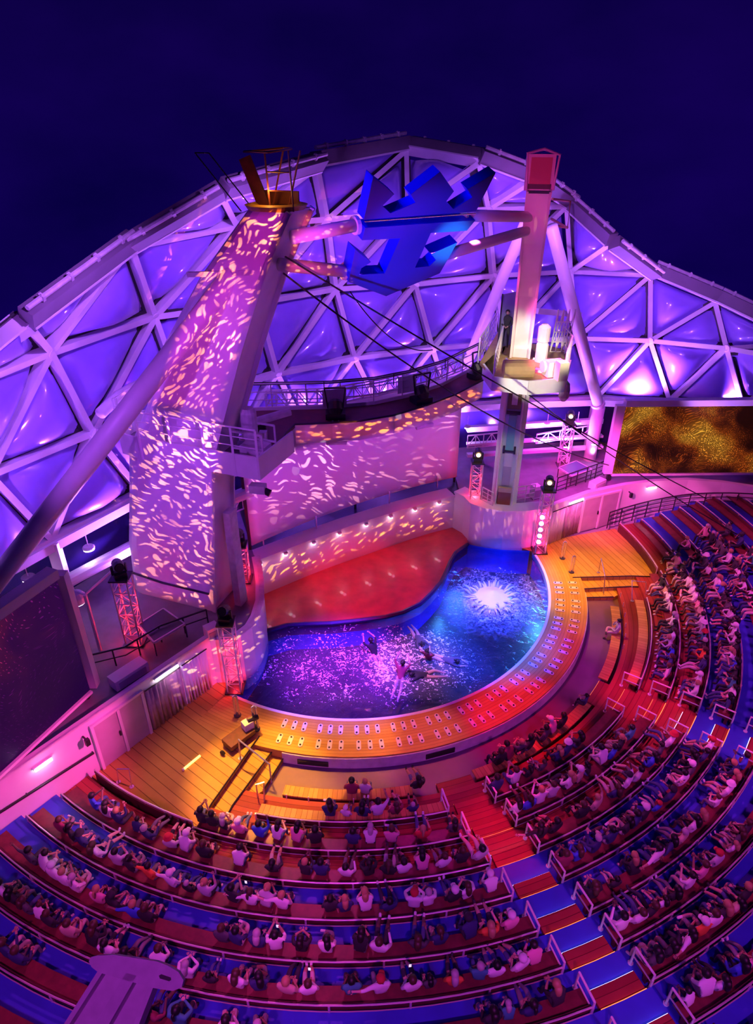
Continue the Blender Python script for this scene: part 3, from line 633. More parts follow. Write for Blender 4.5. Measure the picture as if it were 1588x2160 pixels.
def railing(name, label, cat, pts, h=1.0, levels=(1.0, .66, .33), r=.022, m=white, post=1.4, group=None, posts=True):
    """posts on a 3D base line with horizontal rails"""
    pts = [Vector(p) for p in pts]; t = thing(name, label, cat, pts[0], group)
    for k, l in enumerate(levels): MB().tube([p+Vector((0, 0, h*l)) for p in pts], r*(1.25 if k == 0 else .8), 6).build('top_rail' if k == 0 else 'rail', m, t)
    tot = sum((b-a).length for a, b in zip(pts, pts[1:])); n = max(1, round(tot/post)); acc = 0; want = [tot*i/n for i in range(n+1)]; out = []
    for a, b in zip(pts, pts[1:]):
        l = (b-a).length
        while want and want[0] <= acc+l+1e-5: out.append(a+(b-a)*((want.pop(0)-acc)/l))
        acc += l
    for p in out if posts else ():
        MB().tube([p, p+Vector((0, 0, h))], r, 6).build('post', m, t)
    return t
# handrail on the wall of the left wing and the slatted railing along the far wall
ss = [near_s(WL, 205, 1585, 1.0)+.1+i*1.1 for i in range(9)]
ln = []
for s in ss: p, d = wallpt(WL, s); ln.append(p+inward(p, d)*.10)
t = thing('handrail', 'dark handrail running up the left-hand pink wall', 'handrail', ln[0])
MB().tube([p+Vector((0, 0, 1.0+.12*i)) for i, p in enumerate(ln)], .045, 8).build('rail', darkm, t)
for i, p in enumerate(ln[::2]): MB().tube([p+Vector((0, 0, .99+.24*i)), p+(wallpt(WL, ss[2*i])[0]-p)*1.0+Vector((0, 0, .99+.24*i))], .02, 5).build('bracket', darkm, t)
ln = []
for i in range(15):
    q = wallpt(WR, near_s(WR, 1250, 1118, 0)+.8+i*.85); p, d = q; kk = max(0, (p.x-12.5)*.16); ln.append(p+inward(p, d)*.35+Vector((0, 0, kk*.9)))
t = railing('wall_railing', 'dark multi bar railing stepping up along the far right-hand wall', 'railing', ln, 1.0, (1, .75, .5, .25), .03, darkm, .8)

# ------------------------------------------------------------------ dome lattice with film cushions
ND = {}
def nd(key, px, py, z): ND[key] = at(px, py, z)
for i, (x, y) in enumerate([(-95, 1252), (110, 1140), (300, 1040), (475, 955), (640, 897), (805, 870), (950, 855), (1100, 845), (1258, 840), (1413, 848), (1567, 860), (1725, 880)]): nd(f'B{i}', x, y, 5.25)
for i, (x, y) in enumerate([(-20, 1003), (197, 914), (390, 845), (586, 790), (749, 756), (913, 736), (1066, 722), (1216, 714), (1371, 719), (1532, 735), (1705, 765)]): nd(f'T{i}', x, y, 8.7)
for i, (x, y) in enumerate([(-135, 845), (109, 745), (328, 669), (544, 639), (709, 610), (876, 600), (1043, 582), (1204, 573)]): nd(f'M{i}', x, y, 12.0)
nd('M8', 1372, 581, 11.9); nd('M9', 1508, 638, 10.8); nd('M10', 1690, 725, 9.3)
nd('U0', 60, 685, 13.4); nd('U1', 278, 522, 15.0); nd('U2', 500, 478, 15.2); nd('U3', 691, 463, 15.2); nd('U4', 860, 450, 15.2); nd('U5', 1030, 442, 15.2); nd('U6', 1195, 436, 15.1); nd('U7', 1284, 517, 13.7)
nd('R3', 466, 412, 16.6); nd('R4', 670, 353, 17.25); nd('R5', 857, 317, 17.7); nd('R6', 1010, 344, 17.25); nd('R7', 1120, 385, 16.4); nd('RA', -135, 822, 10.9)
TRI = []
for i in range(11): TRI.append((f'B{i}', f'B{i+1}', f'T{i}'))
for i in range(10): TRI.append((f'T{i}', f'T{i+1}', f'B{i+1}'))
for i in range(10): TRI.append((f'T{i}', f'T{i+1}', f'M{i+1}'))
for i in range(8): TRI.append((f'M{i}', f'M{i+1}', f'T{i}'))
TRI += [('M8', 'M9', 'T8'), ('M9', 'M10', 'T9')]
for i in range(0, 8): TRI.append((f'M{i}', f'M{i+1}', f'U{i}'))
for i in range(7): TRI.append((f'U{i}', f'U{i+1}', f'M{i+1}'))
TRI += [('RA', 'U0', 'M0')]
for a, b, c in (('R3', 'U1', 'U2'), ('R3', 'R4', 'U2'), ('R4', 'U2', 'U3'), ('R4', 'R5', 'U3'), ('R5', 'U3', 'U4'), ('R5', 'R6', 'U4'), ('R6', 'U4', 'U5'), ('R6', 'R7', 'U5'), ('R7', 'U5', 'U6')): TRI.append((a, b, c))
RIM = ['RA', 'U0', 'U1', 'R3', 'R4', 'R5', 'R6', 'R7', 'U6', 'U7', 'M8', 'M9', 'M10']
INC = Vector((1.0, 22.0, 6.0))
dome = thing('dome_canopy', 'violet lit white lattice dome filled with triangular film cushions behind the stage', 'dome', (1, 37, 2.0))
rimset = {tuple(sorted(e)) for e in zip(RIM, RIM[1:])}
edges = {}
for a, b, c in TRI:
    P = [ND[a], ND[b], ND[c]]; nrm = (P[1]-P[0]).cross(P[2]-P[0]).normalized(); cen = (P[0]+P[1]+P[2])/3
    if nrm.dot(INC-cen) < 0: nrm = -nrm
    for e in ((a, b), (b, c), (a, c)): edges.setdefault(tuple(sorted(e)), []).append(nrm)
    # cushion: inset triangle that bulges to the inside
    q = 9; vs = []; idx = {}; Q = [cen+(p-cen)*.955-nrm*.50 for p in P]; size = min((Q[1]-Q[0]).length, (Q[2]-Q[1]).length, (Q[0]-Q[2]).length); rr = random.Random(a+b+c)
    for i in range(q+1):
        for j in range(q+1-i):
            u, v = i/q, j/q; w = 1-u-v; k = 27*u*v*w
            bulge = size*.24*(k**.62 if k > 0 else 0)*(1+.10*math.sin(9*u+rr.random()*.5)*math.sin(7*v+1))
            idx[i, j] = len(vs); vs.append(Q[0]*u+Q[1]*v+Q[2]*w+nrm*bulge)
    fs = []
    for i in range(q):
        for j in range(q-i):
            fs.append((idx[i, j], idx[i+1, j], idx[i, j+1]))
            if i+j < q-1: fs.append((idx[i+1, j], idx[i+1, j+1], idx[i, j+1]))
    MB().add(vs, fs).build('cushion', cush, dome, True)
for (a, b), ns in edges.items():
    if (a, b) in rimset: continue
    n = sum(ns, Vector((0, 0, 0))).normalized()
    bm_ = MB().bar(ND[a], ND[b], .15, .56, n, -.28)
    bm_.bar(ND[a], ND[b], .23, .07, n, .0)
    bo = bm_.build('beam', white, dome)
    MB().bar(ND[a], ND[b], .46, .06, n, -.44).build('clamp_rail', darkm, bo)
for k in ND:
    if k[0] in 'TMU' and k not in RIM: MB().lathe([(.20, -.07), (.20, .04), (.12, .06)], ND[k], 10, (INC-ND[k]).normalized()).build('node', white, dome)
for a, b in zip(RIM, RIM[1:]):
    A, B = ND[a], ND[b]; n = edges.get(tuple(sorted((a, b))), [Vector((0, -1, 0))])[0]; d = (B-A).normalized(); up = n.cross(d)
    if up.z < 0: up = -up
    MB().bar(A+up*.30-d*.05, B+up*.30+d*.05, .55, .62, up).build('rim_beam', rimgrey, dome)
    MB().bar(A+up*.02, B+up*.02, .60, .08, up).build('rim_flange', white, dome)
    MB().tube([A+up*.74+n*.05, B+up*.74+n*.05], .09, 8).build('edge_pipe', dirtyw, dome)
    l = (B-A).length; m_ = max(2, round(l/1.3))
    for i in range(m_): p = A+d*(l*(i+.5)/m_); cb = MB(); cb.bar(p+up*.58+n*.05, p+up*.88+n*.05, .06, .06, n); cb.bar(p+up*.74-d*.06+n*.05, p+up*.74+d*.06+n*.05, .21, .21, n); cb.build('pipe_clip', dirtyw, dome)
BN = [ND[f'B{i}'] for i in range(12)]
for i, (a, b) in enumerate(zip(BN, BN[1:])):
    MB().bar(a+Vector((0, 0, -.22)), b+Vector((0, 0, -.22)), .34, .36).build('base_beam', white, dome)
for i, p in enumerate(BN):
    MB().bar(p+Vector((0, 0, -.1)), Vector((p.x, p.y, DECK)), .42, .34, (0, 1, 0)).build('post', white, dome)
# glazed gap under the dome with the lamps of the deck behind it
c0 = Vector((2, 22, 0))
outer = [Vector((p.x, p.y, 0))+(Vector((p.x, p.y, 0))-c0).normalized()*1.3 for p in BN]
b = MB()
for p, q in zip(outer, outer[1:]): b.add([p+Vector((0, 0, DECK-1)), q+Vector((0, 0, DECK-1)), q+Vector((0, 0, 5.2)), p+Vector((0, 0, 5.2))], [(0, 1, 2, 3)])
w = b.build('wall_glazed_gallery', navy); w.modifiers.new('thick', 'SOLIDIFY').thickness = .08; structure(w, 'dark glazed gallery wall under the base of the dome', 'wall')
def decklamp(px, py, z, r, label):
    p = at(px, py, z)
    t = thing('deck_lamp', label, 'lamp', p, 'round lamps under the dome')
    MB().lathe([(r, 0), (r, .05), (r*.8, .1)], p, 14).build('housing', white, t)
    MB().lathe([(r*.9, -.07), (r*.9, 0)], p, 14).build('diffuser', lampV, t)
    MB().tube([p+Vector((0, 0, .1)), Vector((p.x, p.y, 5.0))], .02, 5).build('stem', white, t)
    point('deck_lamp_glow', p+Vector((0, -.2, -.5)), (.6, .35, 1), 14, .1)
decklamp(187, 1156, 4.2, .24, 'round lit lamp hanging under the dome left of the wide tower')
decklamp(60, 1219, 4.1, .26, 'round lit lamp hanging under the dome above the left-hand screen')
decklamp(1154, 894, 4.3, .17, 'round lit lamp under the dome between the narrow tower and the far lattice tower')
decklamp(1218, 890, 4.4, .20, 'round lit lamp under the dome right of the rear lattice tower head')
decklamp(986, 901, 4.3, .18, 'round lit lamp under the dome left of the narrow tower')
decklamp(1252, 935, 3.2, .16, 'round lit lamp low beside the frame of the gold particle screen')
# gallery beams and trusses under the dome
def lattice(b, p, q, h, n, r, side=None):
    """flat lattice girder from p to q, h high"""
    p, q = Vector(p), Vector(q); u = Vector((0, 0, h)); b.tube([p, q], r, 5); b.tube([p+u, q+u], r, 5)
    for i in range(n):
        a, c = p+(q-p)*(i/n), p+(q-p)*((i+1)/n)
        if i % 2 == 0: b.tube([a, c+u], r*.7, 4)
        else: b.tube([a+u, c], r*.7, 4)
        b.tube([a, a+u], r*.7, 4)
    return b
t = thing('gallery_beam', 'white horizontal beams and lattice under the dome on both sides of the narrow tower', 'beam', at(1120, 905, 3.6))
for y, z, w in ((893, 4.0, .30), (925, 3.3, .14), (948, 2.75, .18)):
    MB().bar(at(985, y+12, z), at(1270, y-6, z), .3, w).build('beam', white, t)
lattice(MB(), at(985, 945, 3.15), at(1068, 937, 3.15), .75, 5, .04).build('lattice', white, t)
lattice(MB(), at(1130, 935, 3.3), at(1250, 915, 3.3), .55, 5, .045).build('lattice', white, t)
t = thing('gallery_tube', 'thick white tube beam behind the foot of the wide left-hand tower', 'beam', at(200, 1195, 3.2))
MB().tube([at(120, 1238, 3.3), at(300, 1142, 3.3)], .28, 14).build('tube', white, t)

# ------------------------------------------------------------------ the two leaning towers
FIN = [(2.05, 0.0, -4.15), (4.5, .28, -3.9), (6.8, .52, -3.35), (8.6, .75, -2.95), (10.45, 1.47, -1.78), (12.7, 2.35, -.65), (14.0, 2.92, .35), (14.9, 3.33, 1.05), (15.9, 3.85, 2.0), (16.85, 4.4, 2.93)]
class Frame:
    def __init__(s, P, ang, flip):
        s.P = Vector((P[0], P[1], 0)); a = R(ang); s.u = Vector((math.cos(a), math.sin(a), 0)); s.v = Vector((-s.u.y, s.u.x, 0))*(-1 if flip else 1)
    def __call__(s, u, v, z): return s.P+s.u*u+s.v*v+Vector((0, 0, z))
pl = at(450, 1290, DECK); FL = Frame(pl, -20, False)
pr = at(1044, 1066, DECK); FR = Frame(pr, -102, False)
def fin(frame, label, th, sections, hatch):
    """hollow looking leaning tower: straight front edge, rounded back edge"""
    t = thing('tower', label, 'tower', frame(sections[0][1], th/2, 2.05))
    rings = []
    for z, uf, ub in sections:
        rad = min(th/2, (uf-ub)/2.2); ring = [frame(uf, 0, z), frame(uf, th, z)]
        for i in range(9): a = PI/2+PI*i/8; ring.append(frame(ub+rad+math.cos(a)*rad, th/2+math.sin(a)*th/2, z))
        rings.append(ring)
    n = len(rings[0]); b = MB()
    b.add([p for r in rings for p in r], [(j*n+i, j*n+(i+1) % n, (j+1)*n+(i+1) % n, (j+1)*n+i) for j in range(len(rings)-1) for i in range(n)]+[tuple(range(n-1, -1, -1)), tuple((len(rings)-1)*n+i for i in range(n))])
    o = b.build('mast_shell', white, t)
    for p in o.data.polygons: p.use_smooth = False
    # raised rim along the front edge
    fb = MB()
    for (z0, u0, _), (z1, u1, _) in zip(sections, sections[1:]):
        for v in (.0, th): fb.bar(frame(u0+.06, v, z0), frame(u1+.06, v, z1), .09, .16, frame.u)
    fb.build('edge_flange', whitew, t)
    return t
tl = fin(FL, 'wide white fin shaped tower with projected particles leaning over the stage from the left', 1.5, FIN, True)
# top of the left tower: open hatch, antenna plate and ladder hoop
z = 16.85; c = FL(3.7, .75, z)
MB().lathe([(.80, 0), (.88, .12), (.70, .16), (.55, .05)], c, 18).build('hatch_rim', mat('ochre_hatch', (.55, .33, .06), .5), tl)
MB().box(c+Vector((.1, .45, .25)), (1.1, .06, .35), R(-20)).build('hatch_lid', redbox, tl)
MB().bar(FL(3.25, .9, z), FL(2.75, .9, z+1.25), .34, .10, (0, 1, 0)).build('antenna_plate', sledm, tl)
hb = MB()
for u in (3.75, 4.45): hb.tube([FL(u, .3, z), FL(u-.05, .3, z+1.45)], .025, 5)
for u in (4.1, 4.6): hb.tube([FL(u-.6, .9, z), FL(u, .6, z+1.45)], .025, 5)
for k in (.5, .95): hb.tube([FL(3.75, .3, z+k), FL(4.45, .3, z+k)], .02, 5)
hb.tube([FL(3.2, .5, z+1.42), FL(3.2, .1, z+1.42), FL(4.0, -.1, z+1.42), FL(4.5, .3, z+1.5), FL(4.0, .8, z+1.5), FL(3.2, .5, z+1.42)], .03, 5)
hb.build('ladder_frame', redbox, tl)
hb = MB()
for k in (0, .45): hb.tube([FL(2.6+k, .7, z-.1), FL(1.3+k, .7, z+1.35)], .02, 5)
hb.tube([FL(1.3, .7, z+1.35), FL(1.75, .7, z+1.35)], .02, 5); hb.build('grab_rail', darkm, tl)
MB().bar(FL(1.0, .0, 15.05), FL(3.2, -.0, 15.25), .12, .14).build('clamp_band', dirtyw, tl)
MB().tube([FL(-3.8, -.03, 3.1), FL(-2.2, -.05, 2.95), FL(-.05, -.04, 2.95)], .045, 6).build('base_band', darkm, tl)
MB().box(FL(.75, .9, 4.2), (.30, .5, 4.4), R(-20)).build('back_column', dirtyw, tl)
point('hatch_glow', FL(3.75, .2, 17.35), (1, .40, .08), 16, .08)  # added point light for the warm tint on the hatch, no fixture modelled
# collar platform
COLP = [(-2.9, 1.9), (-3.25, 1.2), (-3.1, .3), (-2.55, -.28), (-1.7, -.42), (0, -.42), (3.0, -.42), (3.1, 1.9)]
t = thing('collar_platform', 'white walled platform with railing around the wide left-hand tower', 'platform', FL(0, .7, 8.8))
poly = [FL(u, v, 8.76) for u, v in COLP]; MB().prism(poly, (0, 0, .10)).build('platform_floor', deckm, t)
b = MB(); n = len(poly)
for i in range(n-1): b.bar(poly[i]+Vector((0, 0, .40)), poly[i+1]+Vector((0, 0, .40)), .06, .82)
b.build('parapet', white, t)
rail = [p+Vector((0, 0, .8)) for p in poly[:-1]]
for k, r_ in ((.95, .03), (.62, .018), (.3, .018)): MB().tube([p+Vector((0, 0, k)) for p in rail], r_, 6).build('rail', white, t)
for u, v in ((-3.1, .5), (-1.6, -.42), (-.3, -.42), (1.0, -.42), (2.1, -.42), (3.0, -.42)):
    p = FL(u, v, 9.5); MB().bar(p+Vector((0, -.04, -.75)), p+Vector((0, -.04, 1.0)), .07, .05).build('post', white, t)
# machinery on the collar
t = thing('winch', 'grey winch with upright drum on the left tower platform', 'winch', FL(2.3, .6, 8.86))
MB().lathe([(.28, .0), (.28, .9), (.2, 1.05)], FL(2.0, .9, 9.6), 14).build('drum', dirtyw, t)
MB().box(FL(2.4, .5, 9.2), (.9, .6, .7), R(-20)).build('cabinet', dirtyw, t)
fr = MB()
for u in (1.75, 2.9):
    for v in (.1, 1.0): fr.bar(FL(u, v, 8.86), FL(u, v, 10.1), .06, .06)
for zz in (9.5, 10.1): fr.bar(FL(1.75, .1, zz), FL(2.9, .1, zz), .06, .06); fr.bar(FL(1.75, 1.0, zz), FL(2.9, 1.0, zz), .06, .06)
fr.build('frame', dirtyw, t)
# ---- right-hand tower: the same fin seen on its edge
FIN2 = [(2.05, 0, -3.2), (4.5, .08, -3.1), (6.8, .14, -2.7), (8.6, .22, -2.3), (10.45, .45, -1.6), (12.7, 1.15, -.8), (14.9, 2.2, .5), (16.85, 3.4, 1.9)]
tr = fin(FR, 'narrow white tower seen on its edge, carrying the work lit machinery platform', .80, FIN2, False)
def edge_panel(z0, z1, v0, v1, name, m, out=.05, th=.06):
    v0 *= .78; v1 *= .78
    def uf(z):
        for (a, ua, _), (b, ub, _) in zip(FIN2, FIN2[1:]):
            if a <= z <= b: return ua+(ub-ua)*(z-a)/(b-a)
        return FIN2[-1][1]
    return MB().prism([FR(uf(z0)+out, v0, z0), FR(uf(z0)+out, v1, z0), FR(uf(z1)+out, v1, z1), FR(uf(z1)+out, v0, z1)], FR.u*th).build(name, m, tr)
edge_panel(2.1, 3.0, .10, .92, 'base_cabinet', redbox, .10, .12)
edge_panel(3.0, 3.25, .08, .94, 'cabinet_top', mat('tan_box_lid', (.55, .42, .24), .5), .12, .14)
edge_panel(3.35, 4.4, .26, .76, 'grey_panel', doorm); edge_panel(4.4, 5.1, .24, .78, 'white_panel', whitew, .08)
edge_panel(5.25, 7.1, .28, .74, 'teal_window', teal, .06); edge_panel(5.2, 5.28, .2, .8, 'sill', black, .1)
edge_panel(7.15, 7.3, .1, .92, 'cross_bar', darkm, .08); edge_panel(7.4, 8.5, .12, .90, 'machine_recess', mat('olive_recess', (.16, .13, .05), .5), .03)
edge_panel(7.7, 8.3, .35, .68, 'pulley_block', dirtyw, .1, .2)
edge_panel(16.75, 16.85, .0, 1.02, 'head_sill', darkm, .08)
for v in (.18, .84): edge_panel(5.1, 5.5, v-.06, v+.06, 'bracket', darkm, .08)
hd = FR(3.3, .4, 16.85)
MB().box(hd+Vector((0, .2, .55)), (1.0, .5, 1.15), R(-12)).build('head_box', white, tr)
MB().box(hd+Vector((-.03, -.08, .6)), (.72, .10, .85), R(-12)).build('head_panel', mat('dark_red_panel', (.45, .04, .08), .4), tr)
MB().box(hd+Vector((-.03, -.10, .12)), (.80, .12, .16), R(-12)).build('head_window', black, tr)
MB().tube([hd+Vector((-.48, -.1, 0)), hd+Vector((-.56, -.1, 1.15)), hd+Vector((.0, -.1, 1.28)), hd+Vector((.56, -.1, 1.10)), hd+Vector((.46, -.1, 0))], .05, 6).build('head_frame', white, tr)
br = MB(); p = FR(2.6, -.1, 15.9)
q0, q1 = at(1165, 420, 15.9), at(1203, 425, 15.6)
br.tube([q0, q1, at(1197, 480, 14.9), at(1163, 462, 15.0)], .06, 6); br.tube([at(1165, 475, 14.7), at(1197, 480, 14.7)], .06, 6); br.build('side_bracket', redbox, tr)
# ladder rails up the lower mast
lb = MB()
for v in (-.02, .82): lb.tube([FR(u+.25, v, z) for z, u, _ in FIN2[:4]], .035, 6)
lb.build('guide_rail', white, tr)
for v0, v1 in ((-.24, -.02), (.82, 1.04)):
    b = MB()
    for (z0, u0, _), (z1, u1, _) in zip(FIN2[:4], FIN2[1:4]): b.prism([FR(u0-.05, v0, z0), FR(u0-.05, v1, z0), FR(u1-.05, v1, z1), FR(u1-.05, v0, z1)], FR.u*-.35)
    b.build('cheek_plate', white, tr)
# platform
t = thing('machinery_platform', 'white sided tan floored machinery platform lit by work lights on the narrow tower', 'platform', at(1115, 780, 9.9))
PF = [(1020, 768), (1040, 795), (1115, 804), (1192, 798), (1203, 760), (1190, 738), (1155, 728), (1085, 722), (1055, 735)]
pf = [at(x, y, 9.9) for x, y in PF]
MB().prism([p+Vector((0, 0, -.1)) for p in pf], (0, 0, .1)).build('platform_floor', sandm, t)
b = MB()
for i in range(0, 4): b.bar(pf[i]+Vector((0, 0, -.28)), pf[i+1]+Vector((0, 0, -.28)), .08, .60)
b.build('fascia', white, t)
gw = [at(1012, 764, 9.9), at(1050, 700, 9.9), at(1075, 712, 9.9), at(1040, 792, 9.9)]
MB().prism([p+Vector((0, 0, -.12)) for p in gw], (0, 0, .12)).build('walkway', sandm, t)
railing('platform_railing', 'white railing along the walkway left of the work lit platform', 'railing', [at(1008, 765, 9.93), at(1026, 735, 9.93), at(1046, 700, 9.93)], 1.05, (1, .75, .5, .25), .028, white, .55)
railing('platform_railing', 'white railing at the right-hand end of the work lit platform', 'railing', [at(1188, 798, 9.93), at(1201, 760, 9.93), at(1185, 738, 9.93)], 1.05, (1, .66, .33), .03, white, .6)
railing('platform_railing', 'short white railing on the work lit platform beside the standing person', 'railing', [at(1041, 794, 9.93), at(1057, 735, 9.93)], 1.0, (1, .8, .6, .4, .2), .03, white, .5)
t = thing('ladder_cage', 'white ladder cage behind the winch on the work lit platform', 'ladder', at(1170, 740, 9.9))
cg = MB(); a = at(1160, 742, 9.9); e = at(1195, 742, 9.9)
for k in range(4): p = a+(e-a)*(k/3); cg.tube([p, p+Vector((.12, 0, 1.9))], .03, 5)
for k in range(4): z_ = Vector((.03*k, 0, .45*k)); cg.tube([a+z_, e+z_], .025, 5)
for k in range(3): p = a+(e-a)*(k/3); q = a+(e-a)*((k+1)/3); cg.tube([p, q+Vector((.12, 0, 1.9))], .02, 5); cg.tube([q, p+Vector((.12, 0, 1.9))], .02, 5)
cg.build('cage_bars', white, t)
t = thing('hoist', 'white hoist with upright motor and drum on the work lit platform', 'hoist', at(1150, 770, 9.92))
c = at(1140, 762, 9.92)
MB().lathe([(.26, .0), (.26, .75), (.2, .85), (.26, .9), (.26, 1.5), (.12, 1.62)], c, 14).build('motor', white, t)
MB().box(at(1168, 776, 10.25), (.75, .5, .62), R(15)).build('gearbox', dirtyw, t)
MB().lathe([(.24, -.35), (.24, .35)], at(1160, 772, 10.3), 12, (1, .25, 0)).build('drum', whitew, t)
MB().box(at(1184, 782, 10.3), (.4, .4, .75), R(15)).build('control_box', mat('cream_box', (.72, .68, .5), .5), t)
MB().bar(at(1128, 780, 9.95), at(1192, 792, 9.95), .25, .12).build('base_frame', white, t)
t = thing('rope_drum', 'tan covered rope drum with white guard at the foot of the upper narrow tower', 'drum', at(1093, 780, 9.95))
MB().lathe([(.30, -.62), (.36, -.6), (.36, .6), (.30, .62)], at(1093, 778, 10.3), 14, (1, 0, 0)).build('drum', sandm, t)
g = MB(); a, e = at(1064, 790, 9.95), at(1122, 790, 9.95)
for dy, zz in ((0, .05), (0, .4)): g.tube([a+Vector((0, dy, zz+.3)), a+Vector((.22, -.25, zz)), e+Vector((-.22, -.25, zz)), e+Vector((0, dy, zz+.3))], .03, 6)
for s in (a, e): g.tube([s+Vector((0, 0, 0)), s+Vector((0, 0, .7))], .03, 6)
g.build('guard', white, t)
t = thing('booth_panel', 'tall blue grey panel standing behind the person on the narrow tower platform', 'panel', at(1068, 735, 9.9))
a, e = at(1052, 738, 9.9)+Vector((0, .35, 0)), at(1082, 730, 9.9)+Vector((0, .35, 0))
MB().bar(a+Vector((0, 0, 1.2)), e+Vector((0, 0, 1.2)), .06, 2.4).build('sheet', mat('blue_grey_panel', (.35, .36, .55), .5), t)
for p in (a, e): MB().bar(p, p+Vector((0, 0, 2.42)), .06, .08).build('frame', darkm, t)
t = thing('hanging_weight', 'pink rounded counterweight hanging under the right end of the platform', 'weight', at(1190, 835, 9.0))
MB().lathe([(.05, .55), (.18, .4), (.24, .1), (.22, -.2), (.10, -.38)], at(1190, 828, 8.9), 14).build('bob', dirtyw, t)
MB().tube([at(1190, 828, 8.9)+Vector((0, 0, .5)), at(1190, 828, 8.9)+Vector((0, 0, 1.0))], .03, 5).build('hook', darkm, t)
# struts
def strut(label, p, q, r, label2=None):
    t = thing('strut', label, 'strut', q)
    MB().tube([p, p*.5+q*.5, q], [r*.9, r, r], 18).build('tube', white, t, True)
    MB().lathe([(r*1.25, -.08), (r*1.25, .08)], q+(p-q).normalized()*.25, 18, (p-q).normalized()).build('collar', white, t)
    return t
ls_top = FL(3.2, .9, 16.2); ls_bot = mirror(at(1263, 862, 5.2))
strut('thick white tube strut running from the wide tower top down past the left frame edge', ls_top, Vector((ls_bot.x, ls_bot.y, 5.0)), .33)
rs_top = at(1163, 478, 15.0); rs_bot = at(1263, 858, 5.3)
strut('thick white tube strut running from the narrow tower top down to the dome base', rs_top, rs_bot, .30)
MB().tube([rs_bot, Vector((rs_bot.x, rs_bot.y, DECK))], .34, 16).build('foot', white, bpy.data.objects['strut.001'], True)
strut('pale tube strut running from the narrow tower top down behind the gantry', at(1108, 470, 15.2), at(982, 775, 7.6), .27)
t = thing('tie_tube', 'curved white tie tube between the left strut and the wide tower', 'tube', at(250, 840, 9.5))
MB().tube([at(212, 872, 9.6), at(252, 834, 9.8), at(312, 802, 9.9)], .22, 12).build('tube', white, t, True)
t = thing('tie_tube', 'white tie beam between the narrow tower and the right strut', 'tube', at(1180, 660, 10.5))
MB().bar(at(1132, 656, 11.3), at(1222, 664, 10.3), .2, .25).build('tube', white, t)

# ------------------------------------------------------------------ crown and anchor sign with its arms
SA = R(32); sx_ = Vector((math.cos(SA), math.sin(SA), 0)); back = Vector((-math.sin(SA), math.cos(SA), 0))
TILT = R(24); SN = (back*math.cos(TILT)+Vector((0, 0, 1))*math.sin(TILT)).normalized()      # pushes away from the viewer
SP = at(880, 490, 16.0)
def sp_(x, y): return atp(x, y, SP, SN)
sign = thing('crown_anchor_sign', 'large blue crown and anchor emblem hanging between the two towers', 'sign', SP)
CROWN = [(787, 373), (831, 409), (806, 436), (822, 451), (878, 427), (864, 404), (866, 412), (927, 360), (957, 402), (940, 424), (956, 443), (998, 416), (985, 398), (1047, 363), (1001, 447), (768, 464)]
CROWN = [(787, 373), (831, 409), (806, 434), (823, 450), (876, 427), (866, 410), (928, 362), (957, 403), (941, 424), (956, 441), (996, 416), (986, 399), (1045, 364), (1003, 446), (767, 463)]
ANCH = [(768, 478), (1000, 462), (982, 484), (906, 489), (873, 562), (903, 559), (917, 546), (907, 533), (962, 509), (925, 574), (812, 622), (733, 592), (747, 524), (780, 550), (760, 563), (755, 577), (809, 574), (842, 500), (761, 504)]
for nm, poly, dep in (('crown_body', CROWN, .40), ('anchor_body', ANCH, .46)):
    pts = [sp_(x, y) for x, y in poly]
    if nm == 'anchor_body': pts = [p-SN*.06 for p in pts]
    b = MB().prism(pts, SN*dep).build(nm, crowns, sign)
    # front skin panel a little proud of the edge colour
    cen = sum(pts, Vector())/len(pts)
    MB().prism([p-SN*.012 for p in pts], SN*.012).build('front_panel', crownm, b)
MB().tube([sp_(768, 466)-SN*.03, sp_(1002, 449)-SN*.03], .02, 5).build('bright_seam', chrome, sign)
def arm(label, p, q):
    t = thing('sign_arm', label, 'arm', p)
    MB().tube([p, q], .19, 14).build('tube', white, t, True)
    MB().lathe([(.27, -.06), (.27, .06)], q, 14, (q-p).normalized()).build('flange', white, t)
arm('upper arm tube from the wide tower to the crown sign', FL(4.2, .6, 16.15), sp_(760, 487)+SN*.3)
arm('lower arm tube from the wide tower to the crown sign', FL(3.75, .6, 15.4), sp_(738, 584)+SN*.3)
arm('upper arm tube from the narrow tower to the crown sign', at(1118, 457, 15.9), sp_(985, 467)+SN*.35)
arm('lower arm tube from the narrow tower to the crown sign', at(1110, 487, 15.4), sp_(930, 556)+SN*.35)
# ------------------------------------------------------------------ gantry bridge in front of the screen
GF = [at(x, y, 8.45) for x, y in ((568, 985), (585, 955), (606, 912), (625, 896), (700, 893), (760, 890), (830, 878), (900, 855), (960, 832), (1015, 806))]
GF = [at(x, y, 8.45) for x, y in ((560, 968), (585, 948), (604, 915), (622, 896), (700, 893), (760, 889), (830, 877), (900, 856), (960, 833), (1018, 803))]
GB = [at(x, y, 8.45) for x, y in ((505, 905), (505, 885), (505, 872), (530, 866), (620, 864), (700, 862), (790, 853), (860, 838), (930, 815), (1005, 775))]
t = thing('gantry_bridge', 'curved red brown lighting bridge with projected orange fascia in front of the screen', 'bridge', (0, 26, 8.4))
n = len(GF); b = MB(); b.add([p for p in GF]+[p for p in GB]+[p+Vector((0, 0, -.12)) for p in GF]+[p+Vector((0, 0, -.12)) for p in GB],
    [(i, i+1, n+i+1, n+i) for i in range(n-1)]+[(2*n+i, 3*n+i, 3*n+i+1, 2*n+i+1) for i in range(n-1)]+[(i, 2*n+i, 2*n+i+1, i+1) for i in range(n-1)]+[(n+i, n+i+1, 3*n+i+1, 3*n+i) for i in range(n-1)]+[(0, n, 3*n, 2*n), (n-1, 3*n-1, 4*n-1, 2*n-1)])
b.build('deck', gantrym, t)
b = MB()
